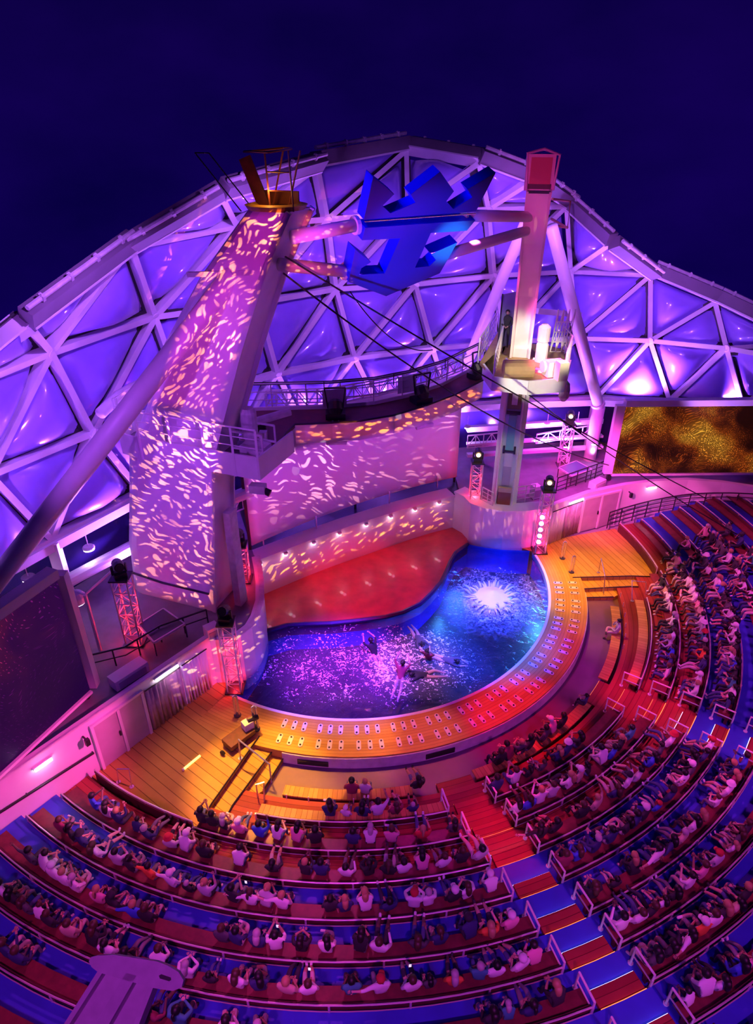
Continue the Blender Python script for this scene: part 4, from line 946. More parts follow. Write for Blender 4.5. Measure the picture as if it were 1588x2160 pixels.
for p, q in zip(GF[3:], GF[4:]): b.bar(p+Vector((0, -.03, -.40)), q+Vector((0, -.03, -.40)), .06, .80)
b.build('front_fascia', white, t)
MB().tube([p+Vector((0, -.02, .03)) for p in GF], .05, 6).build('edge_tube', darkm, t)
b = MB()
for p, q in zip(GB[2:], GB[3:]): b.bar(p+Vector((0, 0, .05)), q+Vector((0, 0, .05)), .06, .2)
b.build('back_kerb', white, t)
railing('gantry_railing', 'long white railing along the back of the curved lighting bridge', 'railing', GB[2:], 1.15, (1, .7, .4), .03, dirtyw, 1.5)
railing('gantry_railing', 'dark cable rail above the curved lighting bridge', 'railing', [p+Vector((0, -.1, .75)) for p in GB[3:]], .5, (1, .8), .022, darkm, 3.5)
t = thing('lattice_girder', 'white lattice girder behind the railing of the curved lighting bridge', 'girder', at(700, 845, 8.4))
gl_ = [at(560, 862, 8.6), at(690, 858, 8.6), at(800, 838, 8.6), at(905, 812, 8.6), at(985, 780, 8.6)]
for dy in (0, .35):
    lb = MB()
    for p, q in zip(gl_, gl_[1:]): lattice(lb, p+Vector((0, dy+.2, 0)), q+Vector((0, dy+.2, 0)), .6, 6, .035)
    lb.build('lattice', white, t)
for (x, y, w) in ((706, 862, 1.0), (858, 832, .9)):
    t = thing('rail_banner', f'pale sheet tied to the gantry railing {"behind the left" if x < 800 else "behind the right"} flood light', 'sheet', at(x, y, 8.5))
    p = at(x, y, 8.6)+Vector((0, .05, .45)); MB().box(p, (w, .04, .75), R(8 if x < 800 else 25)).build('sheet', whitew, t)
    for s in (-1, 1): MB().box(p+Vector((s*w*.45, -.03, .33)), (.06, .03, .06), 0).build('tie', darkm, t)
# dark flood lights on the bridge
def bridge_light(px, py, label, ang, hang):
    p = at(px, py, 8.5); t = thing('flood_light', label, 'stage light', p, 'flood lights on the lighting bridge'); rot = R(ang); rx = Vector((math.cos(rot), math.sin(rot), 0)); ry = Vector((-rx.y, rx.x, 0))
    MB().box(p+Vector((0, 0, .12)), (.8, .6, .24), rot).build('base', black, t)
    MB().lathe([(.20, -.2), (.30, .0), (.30, .3), (.2, .42)], p+Vector((0, 0, .35))-ry*.1, 14, (ry*.6+Vector((0, 0, .8)))).build('head', black, t)
    y_ = MB(); a, b_ = p-rx*.30+Vector((0, 0, .4)), p+rx*.30+Vector((0, 0, .4))
    y_.bar(a, a+rx*-.12+Vector((0, 0, .85)), .06, .06); y_.bar(b_, b_+rx*.12+Vector((0, 0, .85)), .06, .06); y_.bar(a+rx*-.12+Vector((0, 0, .85)), b_+rx*.12+Vector((0, 0, .85)), .06, .06); y_.build('yoke', black, t)
    if hang:
        h = p-ry*.35+Vector((0, 0, -.55)); hm = MB()
        for s in (-.12, .12): hm.tube([p-ry*.35+rx*s, h+rx*s+Vector((0, 0, -.35))], .035, 6)
        hm.build('hanger', dirtyw, t); MB().tube([h+Vector((0, 0, -.45))-rx*.42, h+Vector((0, 0, -.38)), h+Vector((0, 0, -.45))+rx*.42], [.09, .14, .09], 10).build('lower_head', dirtyw, t)
bridge_light(708, 880, 'black flood light with raised yoke on the left half of the lighting bridge', 3, True)
bridge_light(888, 848, 'black flood light with raised yoke on the right half of the lighting bridge', 28, True)
bridge_light(1006, 796, 'black flood light at the far right end of the lighting bridge', 38, False)
t = thing('projector', 'grey projector slung under the tip of the left tower platform', 'projector', at(540, 1022, 8.2))
MB().box(at(544, 1030, 8.1), (.55, .3, .3), R(-10)).build('body', dirtyw, t); MB().lathe([(.11, -.1), (.13, .25)], at(556, 1034, 8.05), 10, (.8, -.2, -.35)).build('lens', black, t)
t = thing('follow_spot', 'long pale follow spot at the left end of the lighting bridge', 'stage light', at(560, 885, 8.9))
MB().tube([at(520, 895, 9.1), at(612, 868, 9.3)], .16, 10).build('barrel', dirtyw, t); MB().box(at(552, 905, 8.75), (.3, .3, .5)).build('stand', darkm, t); MB().box(at(556, 930, 8.7), (.28, .3, .75)).build('battery_case', dirtyw, t)
t = thing('flying_duct', 'pale duct between the wide tower and the screen', 'duct', at(500, 1040, 5))
MB().tube([at(462, 1062, 4.8), at(530, 1035, 5.0)], .28, 12).build('duct', white, t); MB().bar(at(442, 1075, 4.9), at(490, 1008, 6.6), .12, .12).build('brace', white, t); MB().box(at(458, 1068, 4.7), (.5, .5, .5), R(25)).build('coupling', dirtyw, t)
lattice(MB(), at(455, 1098, 3.6), at(532, 1065, 3.8), .7, 4, .04).build('lattice', white, t)

# ------------------------------------------------------------------ main screen and side screens
S0, S1 = at(530, 1150, 2.35), at(962, 1005, 2.35)
d = (S1-S0).normalized(); nrm = nrm_screen = Vector((-d.y, d.x, 0))
t = thing('projection_screen', 'large curved white projection screen behind the red stage', 'screen', (S0+S1)/2)
b = MB(); vs = []; n = 20; bw_ = []
for i in range(n+1):
    k = i/n; p = S0+(S1-S0)*k+nrm*(.55*(1-(2*k-1)**2)); zt = 6.15+.35*k
    vs += [Vector((p.x, p.y, 2.35)), Vector((p.x, p.y, zt+1.6))]; bw_.append(p)
b.add(vs, [(2*i, 2*i+2, 2*i+3, 2*i+1) for i in range(n)])
o = b.build('screen_sheet', mat('screen_white', (.82, .80, .82), .7), t, True); o.modifiers.new('thick', 'SOLIDIFY').thickness = .06
fb = MB()
for i in range(0, n, 2): fb.bar(bw_[i]+nrm*.12+Vector((0, 0, .02)), bw_[i+2]+nrm*.12+Vector((0, 0, .02)), .08, .1)
for i in (0, n//2, n): fb.bar(Vector((bw_[i].x, bw_[i].y, DECK-.1))+nrm*.15, Vector((bw_[i].x, bw_[i].y, 7.6))+nrm*.15, .12, .12)
fb.build('support_frame', black, t)
for x, y in ((556, 1142), (668, 1108), (821, 1054), (922, 1022)):
    p = at(x, y+8, 2.0); MB().tube([p, p+Vector((0, .0, .7))], .035, 6).build('guide_post', white, t)
def ledscreen(label, p0, p1, h, m, name='led_screen', fw=.32, lean=0):
    p0, p1 = Vector(p0), Vector(p1); d = (p1-p0).normalized(); q = Vector((-d.y, d.x, 0)); q = q if (pol(14, AX)-p0).dot(q) > 0 else -q
    t = thing(name, label, 'screen', p0); up = Vector((0, 0, h))-q*lean
    me = bpy.data.meshes.new('display'); a = [p0, p1, p1+up, p0+up]; me.from_pydata([v-p0 for v in a], [], [(0, 1, 2, 3)])
    uv = me.uv_layers.new(name='UVMap'); l = (p1-p0).length/h
    for i, c in enumerate(((0, 0), (l, 0), (l, 1), (0, 1))): uv.data[i].uv = c
    me.materials.append(m); o = bpy.data.objects.new('display', me); COL.objects.link(o); o.parent = t
    MB().prism([v-q*.05 for v in a], -q*.3).build('cabinet', whitew, t)
    MB().bar(p0+up*(1+fw*.5/h)-q*.05, p1+up*(1+fw*.5/h)-q*.05, .42, fw).build('top_frame', whitew, t)
    for s, e in ((p0, -d), (p1, d)): MB().bar(s+e*fw*.6-q*.1, s+up+e*fw*.6-q*.1, .45, fw).build('side_frame', whitew, t)
    MB().bar(p0-Vector((0, 0, .06))-q*.05, p1-Vector((0, 0, .06))-q*.05, .3, .1).build('bottom_frame', whitew, t)
    for s in (p0, p1): MB().bar(s-q*.25, Vector((s.x, s.y, DECK))-q*.25, .2, .2).build('foot', darkm, t)
    return t
e0, e1 = at(1289, 999, 2.55), at(1600, 996, 2.55)
# top edge height from the picture on the same upright plane
def height_over(p, px, py):
    d_ = ray(px, py); k = math.hypot(p.x, p.y)/math.hypot(d_.x, d_.y); return CAM_H+d_.z*k
hR = height_over(at(1320, 999, 2.55), 1320, 852)-2.55
ledscreen('wide lit screen showing gold particles on black at the right-hand side', e0, e0+(e1-e0)*1.35, hR, ledR)
m0, m1 = at(190, 1455, 2.5), at(0, 1630, 2.5)
hL = height_over(m0, 134, 1213)-2.5
ledscreen('dim dark violet screen with faint red particles at the left frame edge', m0, m0+(m1-m0)*2.1, hL, ledL)

# ------------------------------------------------------------------ lattice towers with moving lights
def truss(label, base, h, w, m, extra=None):
    t = thing('lattice_tower', label, 'lattice tower', base); b0 = Vector(base); hw = w/2; cs = [Vector((x*hw, y*hw, 0)) for x, y in ((-1, -1), (1, -1), (1, 1), (-1, 1))]
    for c in cs: MB().tube([b0+c, b0+c+Vector((0, 0, h))], .032, 6).build('chord', m, t)
    n = max(3, round(h/(w*.95))); lb = MB()
    for i in range(n):
        z0, z1 = Vector((0, 0, h*i/n)), Vector((0, 0, h*(i+1)/n))
        for k in range(4):
            p, q = b0+cs[k], b0+cs[(k+1) % 4]
            lb.tube([p+z0, q+z1] if (i+k) % 2 else [q+z0, p+z1], .018, 4); lb.tube([p+z1, q+z1], .018, 4)
    lb.build('lacing', m, t)
    MB().box(b0+Vector((0, 0, .03)), (w+.2, w+.2, .06)).build('base_plate', darkm, t); MB().box(b0+Vector((0, 0, h+.03)), (w+.12, w+.12, .06)).build('top_plate', darkm, t)
    return t
def moving(label, p, tgt, lit):
    t = thing('moving_light', label, 'stage light', p); p = Vector(p); d = (Vector(tgt)-p).normalized(); c = p+Vector((0, 0, .48)); s = d.cross(Vector((0, 0, 1))).normalized()
    MB().box(p+Vector((0, 0, .09)), (.42, .36, .18), math.atan2(s.y, s.x)).build('base', black, t)
    MB().bar(p+s*.23+Vector((0, 0, .15)), c+s*.23, .06, .10).bar(p-s*.23+Vector((0, 0, .15)), c-s*.23, .06, .10).bar(p-s*.25+Vector((0, 0, .19)), p+s*.25+Vector((0, 0, .19)), .12, .06).build('yoke', black, t)
    MB().lathe([(.10, -.30), (.19, -.2), (.20, .1), (.17, .26)], c, 14, d).build('head', black, t)
    MB().lathe([(.11, .262), (.11, .285)], c, 14, d).build('lens', lampY if lit else darkm, t)
    if lit: LAMP_AFTER.append((c+d*.6, lit))
redpaint = mat('silver_truss', (.62, .60, .63), .35, .3)
def top_h(base, px, py): return height_over(base, px, py)-base.z
TR = [('left rear', 'beside the wide tower foot and dark riser panel', (287, 1352), DECK, (256, 1218), .55, None),
      ('left front', 'on the deck corner before the left wall end', (497, 1452), 0.0, (478, 1312), .50, None),
      ('left inner', 'in the dark gap left of the big screen', (514, 1222), DECK, (500, 1150), .50, None),
      ('right inner', 'standing left of the foot of the narrow tower', (1000, 1056), DECK, (1003, 975), .50, (1, .5, .2)),
      ('right front', 'with pink lamps on the deck corner by the right wall', (1137, 1162), 0.0, (1156, 1034), .52, (1, .6, .3)),
      ('right rear', 'on the magenta deck behind the right wall', (1187, 982), DECK, (1195, 893), .50, (1, .6, .3))]
TB = {}
for nm, lab, pb, zb, pt, w, lit in TR:
    b0 = at(*pb, zb); h = top_h(b0, *pt); TB[nm] = (b0, h)
    truss(f'red lit lattice tower {lab}', b0, h, w, redpaint)
    moving(f'black moving head light on top of the {nm} lattice tower', b0+Vector((0, 0, h+.06)), (3, 5, 3) if lit else (-6, 14, 6), lit)
    for k in (.35, h*.55): point('truss_glow', b0+Vector((0, 0, k)), (1, .02, .04) if 'right' not in nm or 'inner' in nm else (1, .03, .22), 34, .08)
b0, h = TB['right front']
for i in range(5):
    p = b0+Vector((-.18, -.30, .75+i*.36)); t = thing('blinder_lamp', f'bright pink round lamp, {ordn(i+1)} from the bottom on the right front lattice tower', 'stage light', p, 'pink lamps on the right front lattice tower')
    MB().lathe([(.11, -.12), (.13, 0)], p, 12, (-.3, -1, .1)).build('can', black, t); MB().lathe([(.115, .0), (.115, .03)], p, 12, (-.3, -1, .1)).build('lens', lampP, t)
# ledge lamps along the stage wall
for i, (x, y) in enumerate([(546, 1197), (603, 1170), (660, 1145), (713, 1123), (767, 1103), (819, 1087), (871, 1072), (922, 1058)]):
    s = near_s(BACK, x, y, 1.8); p, d = wallpt(BACK, s); q = inward(p, d); p = p+q*.10+Vector((0, 0, 1.84))
    t = thing('ledge_lamp', f'small lit round lamp under the stage ledge, {ordn(i+1)} from the left', 'lamp', p, 'lamps under the stage ledge')
    MB().lathe([(.10, .06), (.11, 0), (.08, -.05)], p, 10).build('housing', whitew, t); MB().lathe([(.075, -.09), (.09, -.045)], p, 10).build('bulb', lampW, t)
    LAMP_AFTER.append((p+q*.3+Vector((0, 0, -.15)), (1, .3, .6, 3)))

# ------------------------------------------------------------------ clutter on the upper deck and platforms
def boxy(name, label, cat, p, size, rot, m, part='body', feet=True, extra=None):
    t = thing(name, label, cat, p); p = Vector(p)
    MB().box(p+Vector((0, 0, size[2]/2+.04)), size, rot).build(part, m, t)
    MB().box(p+Vector((0, 0, .02)), (size[0]*.9, size[1]*.9, .04), rot).build('plinth', darkm, t)
    a = Matrix.Rotation(rot, 3, 'Z'); MB().box(p+a @ Vector((0, -size[1]/2-.012, size[2]*.5)), (size[0]*.82, .03, size[2]*.6), rot).build('grille', doorm, t)
    return t
boxy('speaker_cabinet', 'white long speaker cabinet on the left parapet above the strip light', 'speaker', at(274, 1432, 2.1), (1.3, .5, .42), R(52), whitew)
boxy('speaker_cabinet', 'white speaker cabinet on the right parapet beside the dark railing', 'speaker', at(1258, 1028, 2.15), (.9, .45, .38), R(38), whitew)
boxy('junction_box', 'white box on the deck beside the left front lattice tower head', 'box', at(449, 1345, DECK), (.5, .4, .55), R(40), whitew)
boxy('junction_box', 'white box on the deck beside the right front lattice tower head', 'box', at(1127, 1050, DECK), (.4, .4, .7), R(20), whitew)
def sheet(name, label, cat, px, z, th, m, fm, lift=(0, 0, 0, 0)):
    pts = [at(x, y, z)+Vector((0, 0, l)) for (x, y), l in zip(px, lift)]; t = thing(name, label, cat, (pts[0].x, pts[0].y, DECK))
    MB().prism(pts, (0, 0, th)).build('panel', m, t); eb = MB()
    for a, b in zip(pts, pts[1:]+pts[:1]): eb.bar(a+Vector((0, 0, th/2)), b+Vector((0, 0, th/2)), .06, th+.03)
    eb.build('edge_frame', fm, t)
    for p in pts: MB().tube([Vector((p.x, p.y, DECK)), p], .025, 5).build('leg', darkm, t)
sheet('stage_riser', 'dark square riser panel tilted beside the left rear lattice tower', 'riser', [(292, 1320), (345, 1286), (390, 1318), (325, 1357)], 2.65, .06, darkm, dirtyw)
sheet('stage_riser', 'dark blue square riser panel beside the right rear lattice tower', 'riser', [(1178, 988), (1215, 974), (1248, 992), (1205, 1005)], 2.6, .06, mat('blue_riser_top', (.10, .09, .25), .4), dirtyw)
railing('deck_railing', 'low dark railing along the deck edge in front of the riser panels on the left', 'railing', [at(188, 1418, DECK), at(270, 1398, DECK), at(345, 1352, DECK), at(440, 1318, DECK)], .75, (1, .5), .03, darkm, 1.0)
railing('deck_railing', 'dark railing along the right deck behind the front lattice tower', 'railing', [at(1172, 1040, DECK), at(1240, 1015, DECK), at(1292, 995, DECK)], .9, (1, .7, .4, .15), .03, darkm, .8)
railing('deck_railing', 'pale railing beside the foot of the narrow tower on its left', 'railing', [at(1015, 1062, DECK), at(1038, 1075, DECK)], .95, (1, .75, .5, .25), .025, dirtyw, .5)
railing('deck_railing', 'pale railing beside the foot of the narrow tower on its right', 'railing', [at(1088, 1062, DECK), at(1125, 1056, DECK)], .95, (1, .75, .5, .25), .022, dirtyw, .6)
t = thing('pipe_stand', 'white pipe stand with a lit round lamp between the left-hand screen and the lattice tower', 'stand', at(190, 1380, DECK))
pA, pB = at(172, 1350, DECK), at(212, 1372, DECK); hA = height_over(pA, 150, 1235); hB = height_over(pB, 188, 1252)
for p, hh in ((pA, hA), (pB, hB)): MB().tube([p, Vector((p.x, p.y, hh))], .07, 8).build('post', white, t)
MB().tube([Vector((pA.x, pA.y, hA)), Vector((pB.x, pB.y, hB)), Vector((pB.x+.5, pB.y+1.4, hB+.05))], .05, 8).build('cross_pipe', white, t)
lc = (Vector((pA.x, pA.y, hA))+Vector((pB.x, pB.y, hB)))/2+Vector((0, -.05, -.3))
MB().lathe([(.30, -.15), (.32, .1), (.22, .25)], lc, 14).build('lamp_housing', white, t); MB().lathe([(.26, -.19), (.26, -.14)], lc, 14).build('lamp_diffuser', lampV, t)
# posts and cart on the platforms
def stanchion(label, px, py, h=.95):
    p = at(px, py, 0); t = thing('pipe_stanchion', label, 'post', p)
    for dx in (-.06, .06): MB().tube([p+Vector((dx, 0, 0)), p+Vector((dx, 0, h)), ], .045, 8).build('pipe', chrome, t)
    MB().tube([p+Vector((-.06, 0, h)), p+Vector((0, 0, h+.06)), p+Vector((.06, 0, h))], .045, 8).build('top_bend', chrome, t); MB().lathe([(.14, 0), (.14, .03)], p, 12).build('foot_plate', darkm, t)
stanchion('polished double pipe post at the foot of the left front lattice tower', 501, 1509)
stanchion('polished double pipe post standing beside the covered cart', 541, 1538, 1.1)
stanchion('polished double pipe post on the right deck nearest the lattice tower', 1186, 1178)
stanchion('polished double pipe post on the right deck nearest the seats', 1205, 1207, .9)
t = thing('equipment_cart', 'dark red covered flat cart carrying a pale winch on the orange platform', 'cart', at(510, 1550, 0))
a, e = at(478, 1572, .25), at(528, 1535, .25); MB().bar(a, e, .55, .18).build('cover', sledm, t); MB().bar(a+Vector((0, 0, -.14)), e+Vector((0, 0, -.14)), .45, .1).build('chassis', darkm, t)
c = at(522, 1528, .5); MB().box(c, (.35, .3, .3), R(40)).build('winch_body', whitew, t); MB().lathe([(.1, -.2), (.12, 0), (.1, .2)], c+Vector((.18, .12, .16)), 10, (1, .6, 0)).build('winch_drum', darkm, t)
for p in (a, e):
    for s in (-.2, .2): MB().lathe([(.10, -.03), (.10, .03)], Vector((p.x+s*.6, p.y+s, .10)), 10, (.5, 1, 0)).build('wheel', black, t)
t = thing('light_tube', 'bright fallen light tube on the orange platform', 'light tube', at(405, 1607, .04))
MB().tube([at(388, 1622, .05), at(422, 1594, .05)], .045, 8).build('tube', mat('lamp_yellow', (1, .9, .5), .4, emit=(1, .55, .12), estr=2.2), t); MB().tube([at(385, 1624, .05), at(388, 1622, .05)], .05, 8).build('end_cap', whitew, t)
# handrails of the platform steps
def hrail(label, pts, r=.032, m=chrome):
    t = thing('step_handrail', label, 'handrail', pts[0]); MB().tube(pts, r, 8).build('rail', m, t)
    for p in (pts[0], pts[-1]): MB().lathe([(.08, 0), (.08, .02)], p, 10).build('foot_plate', m, t)
    return t
hrail('chrome handrail over the steps beside the covered cart', [at(507, 1600, 0), at(503, 1560, .9), at(568, 1612, .45), at(572, 1648, -.55)])
hrail('bent chrome handrail at the outer end of the platform steps', [at(545, 1690, -.4), at(540, 1655, .4), at(556, 1650, .4), at(558, 1700, -.4)])
hrail('chrome loop rail at the left end of the curved barrier', [at(250, 1650, 0), at(247, 1622, .8), at(272, 1622, .8), at(278, 1660, 0)], .022)
hrail('slanting chrome handrail on the right-hand steps', [at(1262, 1208, 0), at(1268, 1178, .9), at(1276, 1215, .75), at(1272, 1262, -.55)], .025)
hrail('square chrome loop rail in the corner of the right-hand steps', [at(1333, 1268, -.2), at(1333, 1225, .6), at(1362, 1228, .6), at(1362, 1262, -.2)], .025)
for (x, y, lab) in ((660, 1607, 'left'), (930, 1590, 'right')):
    p = at(x, y, -.3); a = math.atan2(p.y-CY, p.x-CX)+PI/2; t = thing('vent_grille', f'dark vent grille in the pale fascia under the {lab} part of the pool deck', 'grille', p)
    q = Vector((p.x-CX, p.y-CY, 0)).normalized(); c = Vector((CX, CY, 0))+q*10.85+Vector((0, 0, -.33)); MB().box(c, (1.1, .04, .22), a).build('frame', darkm, t)
    for k in range(3): MB().box(c+q*.02+Vector((0, 0, -.07+.07*k)), (1.0, .03, .025), a).build('slat', black, t)

# ------------------------------------------------------------------ fountain jets on the deck ring
proto = None
def jet(r, psi, label, scale):
    global proto
    p = pol(r, psi, .003)
    if proto is None:
        t = thing('fountain_jet', label, 'fountain jet', p, 'fountain jets in the pool deck')
        b = MB(); o = Vector(p); pr_ = []
        for i in range(16):
            a = 2*PI*i/16; pr_.append((.085*math.cos(a), (.13 if math.sin(a) > 0 else -.13)+.085*math.sin(a)))
        b.prism([o+Vector((x, y, 0)) for x, y in pr_], (0, 0, .025)); b.build('cover_plate', mat('pale_jet_plate', (.78, .66, .70), .35), t)
        for s in (-.13, .13):
            MB().lathe([(.035, .02), (.035, .05), (.02, .06)], o+Vector((0, s, 0)), 8).build('nozzle', darkm, t)
        proto = t
    else:
        t = proto.copy(); COL.objects.link(t); t['label'] = label
        for ch in list(proto.children): c = ch.copy(); COL.objects.link(c); c.parent = t
        t.location = p
    t.rotation_euler = (0, 0, R(psi)); t.scale = (scale, scale, scale); return t
NJ = 39; i_ = 0
for ring_, rr_, off in (('inner', 9.62, 0), ('outer', 10.30, .4)):
    i_ = 0
    for g_ in range(13):
        for k in range(3):
            i_ += 1; psi = -14.5+off+g_*7.95+k*2.25
            o = jet(rr_, psi, f'pale double fountain jet, {ordn(i_)} from the left in the {ring_} ring on the deck', 1.0)
proto.rotation_euler = (0, 0, R(-14.5))

# ------------------------------------------------------------------ benches
def bench(k, p0, p1, label, back=True, slat=False, rail0=None, rail1=None):
    """one curved bench between two angles on row k"""
    r = RAILR[k]; f = -.55 if k == -1 else FLOOR(k)
    t = thing('bench', label, 'bench', pol(r-.3, (p0+p1)/2, f), 'curved benches of the terraces')
    w = slatwood if slat else benchw
    MB().sector(r-.48, r-.10, p0, p1, f+.24, f+.30).build('seat', w, t)
    MB().sector(r-.22, r-.12, p0, p1, f, f+.24).build('seat_riser', benchb, t)
    if back:
        MB().sector(r-.07, r-.015, p0, p1, f+.20, f+.43).build('backrest', benchb, t)
        n = max(2, int((p1-p0)/2)); MB().tube([pol(r+.015, p0+(p1-p0)*i/n, f+.49) for i in range(n+1)], .024, 6).build('back_rail', railpink, t)
        MB().tube([pol(r+.035, p0+(p1-p0)*i/n, f+.24) for i in range(n+1)], .014, 5).build('low_rail', railpink, t)
        m = max(1, round((p1-p0)*PI/180*r/1.9))
        for i in range(m+1):
            q = p0+(p1-p0)*i/m; a, b = pol(r+.02, q, f-.02), pol(r+.02, q, f+.49); MB().bar(a, b, .05, .05, a-b if False else (0, 1, 0)).build('rail_post', railpink, t)
    for q in [x for x in (rail0, rail1) if x is not None]:
        fr = MB(); ins = .35/r*180/PI*(1 if q == p0 else -1)*.0
        a, b = pol(r-.62, q+ins, f), pol(r+.02, q+ins, f); H = .72
        fr.tube([a, a+Vector((0, 0, H)), b+Vector((0, 0, H)), b], .032, 6); fr.tube([a+Vector((0, 0, H*.5)), b+Vector((0, 0, H*.5))], .022, 6)
        fr.build('end_frame', whitew, t); [MB().lathe([(.07, 0), (.07, .03)], e_, 8).build('end_foot', whitew, t) for e_ in (a, b)]
    return t
railpink = mat('satin_steel_rail', (.72, .60, .62), .3, .4)
SEC = {'left': [], 'middle': [], 'right': []}
for k in range(-1, 10):
    kk = max(k, 0); nm = ROWN[k+1]
    lo = {-1: -10.2, 0: -12.2, 1: -18.6}.get(k, -35.2); hi = {-1: 79.5, 0: 80.5, 1: 88.4}.get(k, 104.8)
    a1l, a1r, a2n, a2f = A1L[kk], A1R[kk], A2N[kk], A2F[kk]
    bk = k >= 0
    bench(k, lo, (10.2 if k == -1 else a1l), f'{"slatted wooden" if k < 0 else "red brown wooden"} bench, {nm} row from the pool, left of the left-hand aisle', bk, k <= 0, None, a1l if bk else None)
    bench(k, a1r, a2n, f'{"slatted wooden" if k < 0 else "red brown wooden"} bench, {nm} row from the pool, between the two aisles', bk, k < 0, a1r if bk else None, a2n if bk else None)
    bench(k, a2f, hi, f'{"slatted wooden" if k < 0 else "red brown wooden"} bench, {nm} row from the pool, right of the right-hand aisle', bk, k <= 0, a2f if bk else None, None)
# curved barriers where the platforms meet the seating
for side in (0, 1):
    T = (lambda p: p) if side == 0 else mirror
    ln = [T(pol(14.40, p, 0)) for p in (-35.4, -32, -29, -26, -23, -20.5, -19)]
    t = thing('curved_barrier', ['curved red brown barrier with steel rail along the edge of the left orange platform', 'curved red brown barrier with steel rail along the edge of the right orange platform'][side], 'barrier', ln[0])
    for i in range(len(ln)-1): MB().bar(ln[i]+Vector((0, 0, .22)), ln[i+1]+Vector((0, 0, .22)), .06, .44).build('panel', benchb, t)
    MB().tube([p+Vector((0, 0, .55)) for p in ln], .032, 6).build('rail', railpink, t); MB().tube([p*1.0+Vector((0, 0, .46)) for p in ln], .045, 6).build('cap', benchw, t)
    for p in ln: MB().tube([p, p+Vector((0, 0, .56))], .025, 5).build('post', railpink, t)
# low floor strips (yellow lit boards) behind the front bench
for side in (0, 1):
    t = thing('foot_boards', ['yellow lit floor boards behind the slatted bench on the left', 'yellow lit floor boards behind the slatted bench on the right'][side], 'boards', pol(12.65, -5 if side == 0 else 75, -.42))
    for i in range(6):
        a = -12.5+i*3.4 if side == 0 else 62.6+i*3.4
        MB().sector(12.46, 12.86, a, a+3.1, -.42, -.395).build('board', platwoodL, t)
        MB().tube([pol(12.45, a+3.25, -.41), pol(12.9, a+3.25, -.41)], .025, 5).build('divider', darkm, t)
        MB().tube([pol(12.44, a+3.25, -.45), pol(12.44, a+3.25, .02)], .022, 5).build('post', railpink, t)
# aisle steps: a half step against each tier, with a lit edge strip
def aisle(label, L, Rr, name):
    t = thing('aisle_stairs', label, 'stairs', pol(16, (L[3]+Rr[3])/2, FLOOR(3)))
    for k in range(0, 10):
        r = RAILR[k-1] if k else 12.42; a, b = L[k]+.5, Rr[k]-.5; z = FLOOR(k)
        MB().sector(r-.42, r+.06, a, b, z-.3, z-.09).build('half_step', redwood, t)
        MB().sector(r-.435, r-.418, a, b, z-.16, z-.12).build('edge_strip', lampB if k >= 3 else lampO, t)
        if k >= 2: MB().sector(r+.015, r+.036, a, b, z-.075, z-.03).build('light_strip', lampO, t)
    return t
aisle('left-hand aisle stairs of red steps with lit edges between blue tiers', A1L, A1R, 'left')
aisle('right-hand aisle stairs of red steps with lit edges running up to the right', A2N, A2F, 'right')

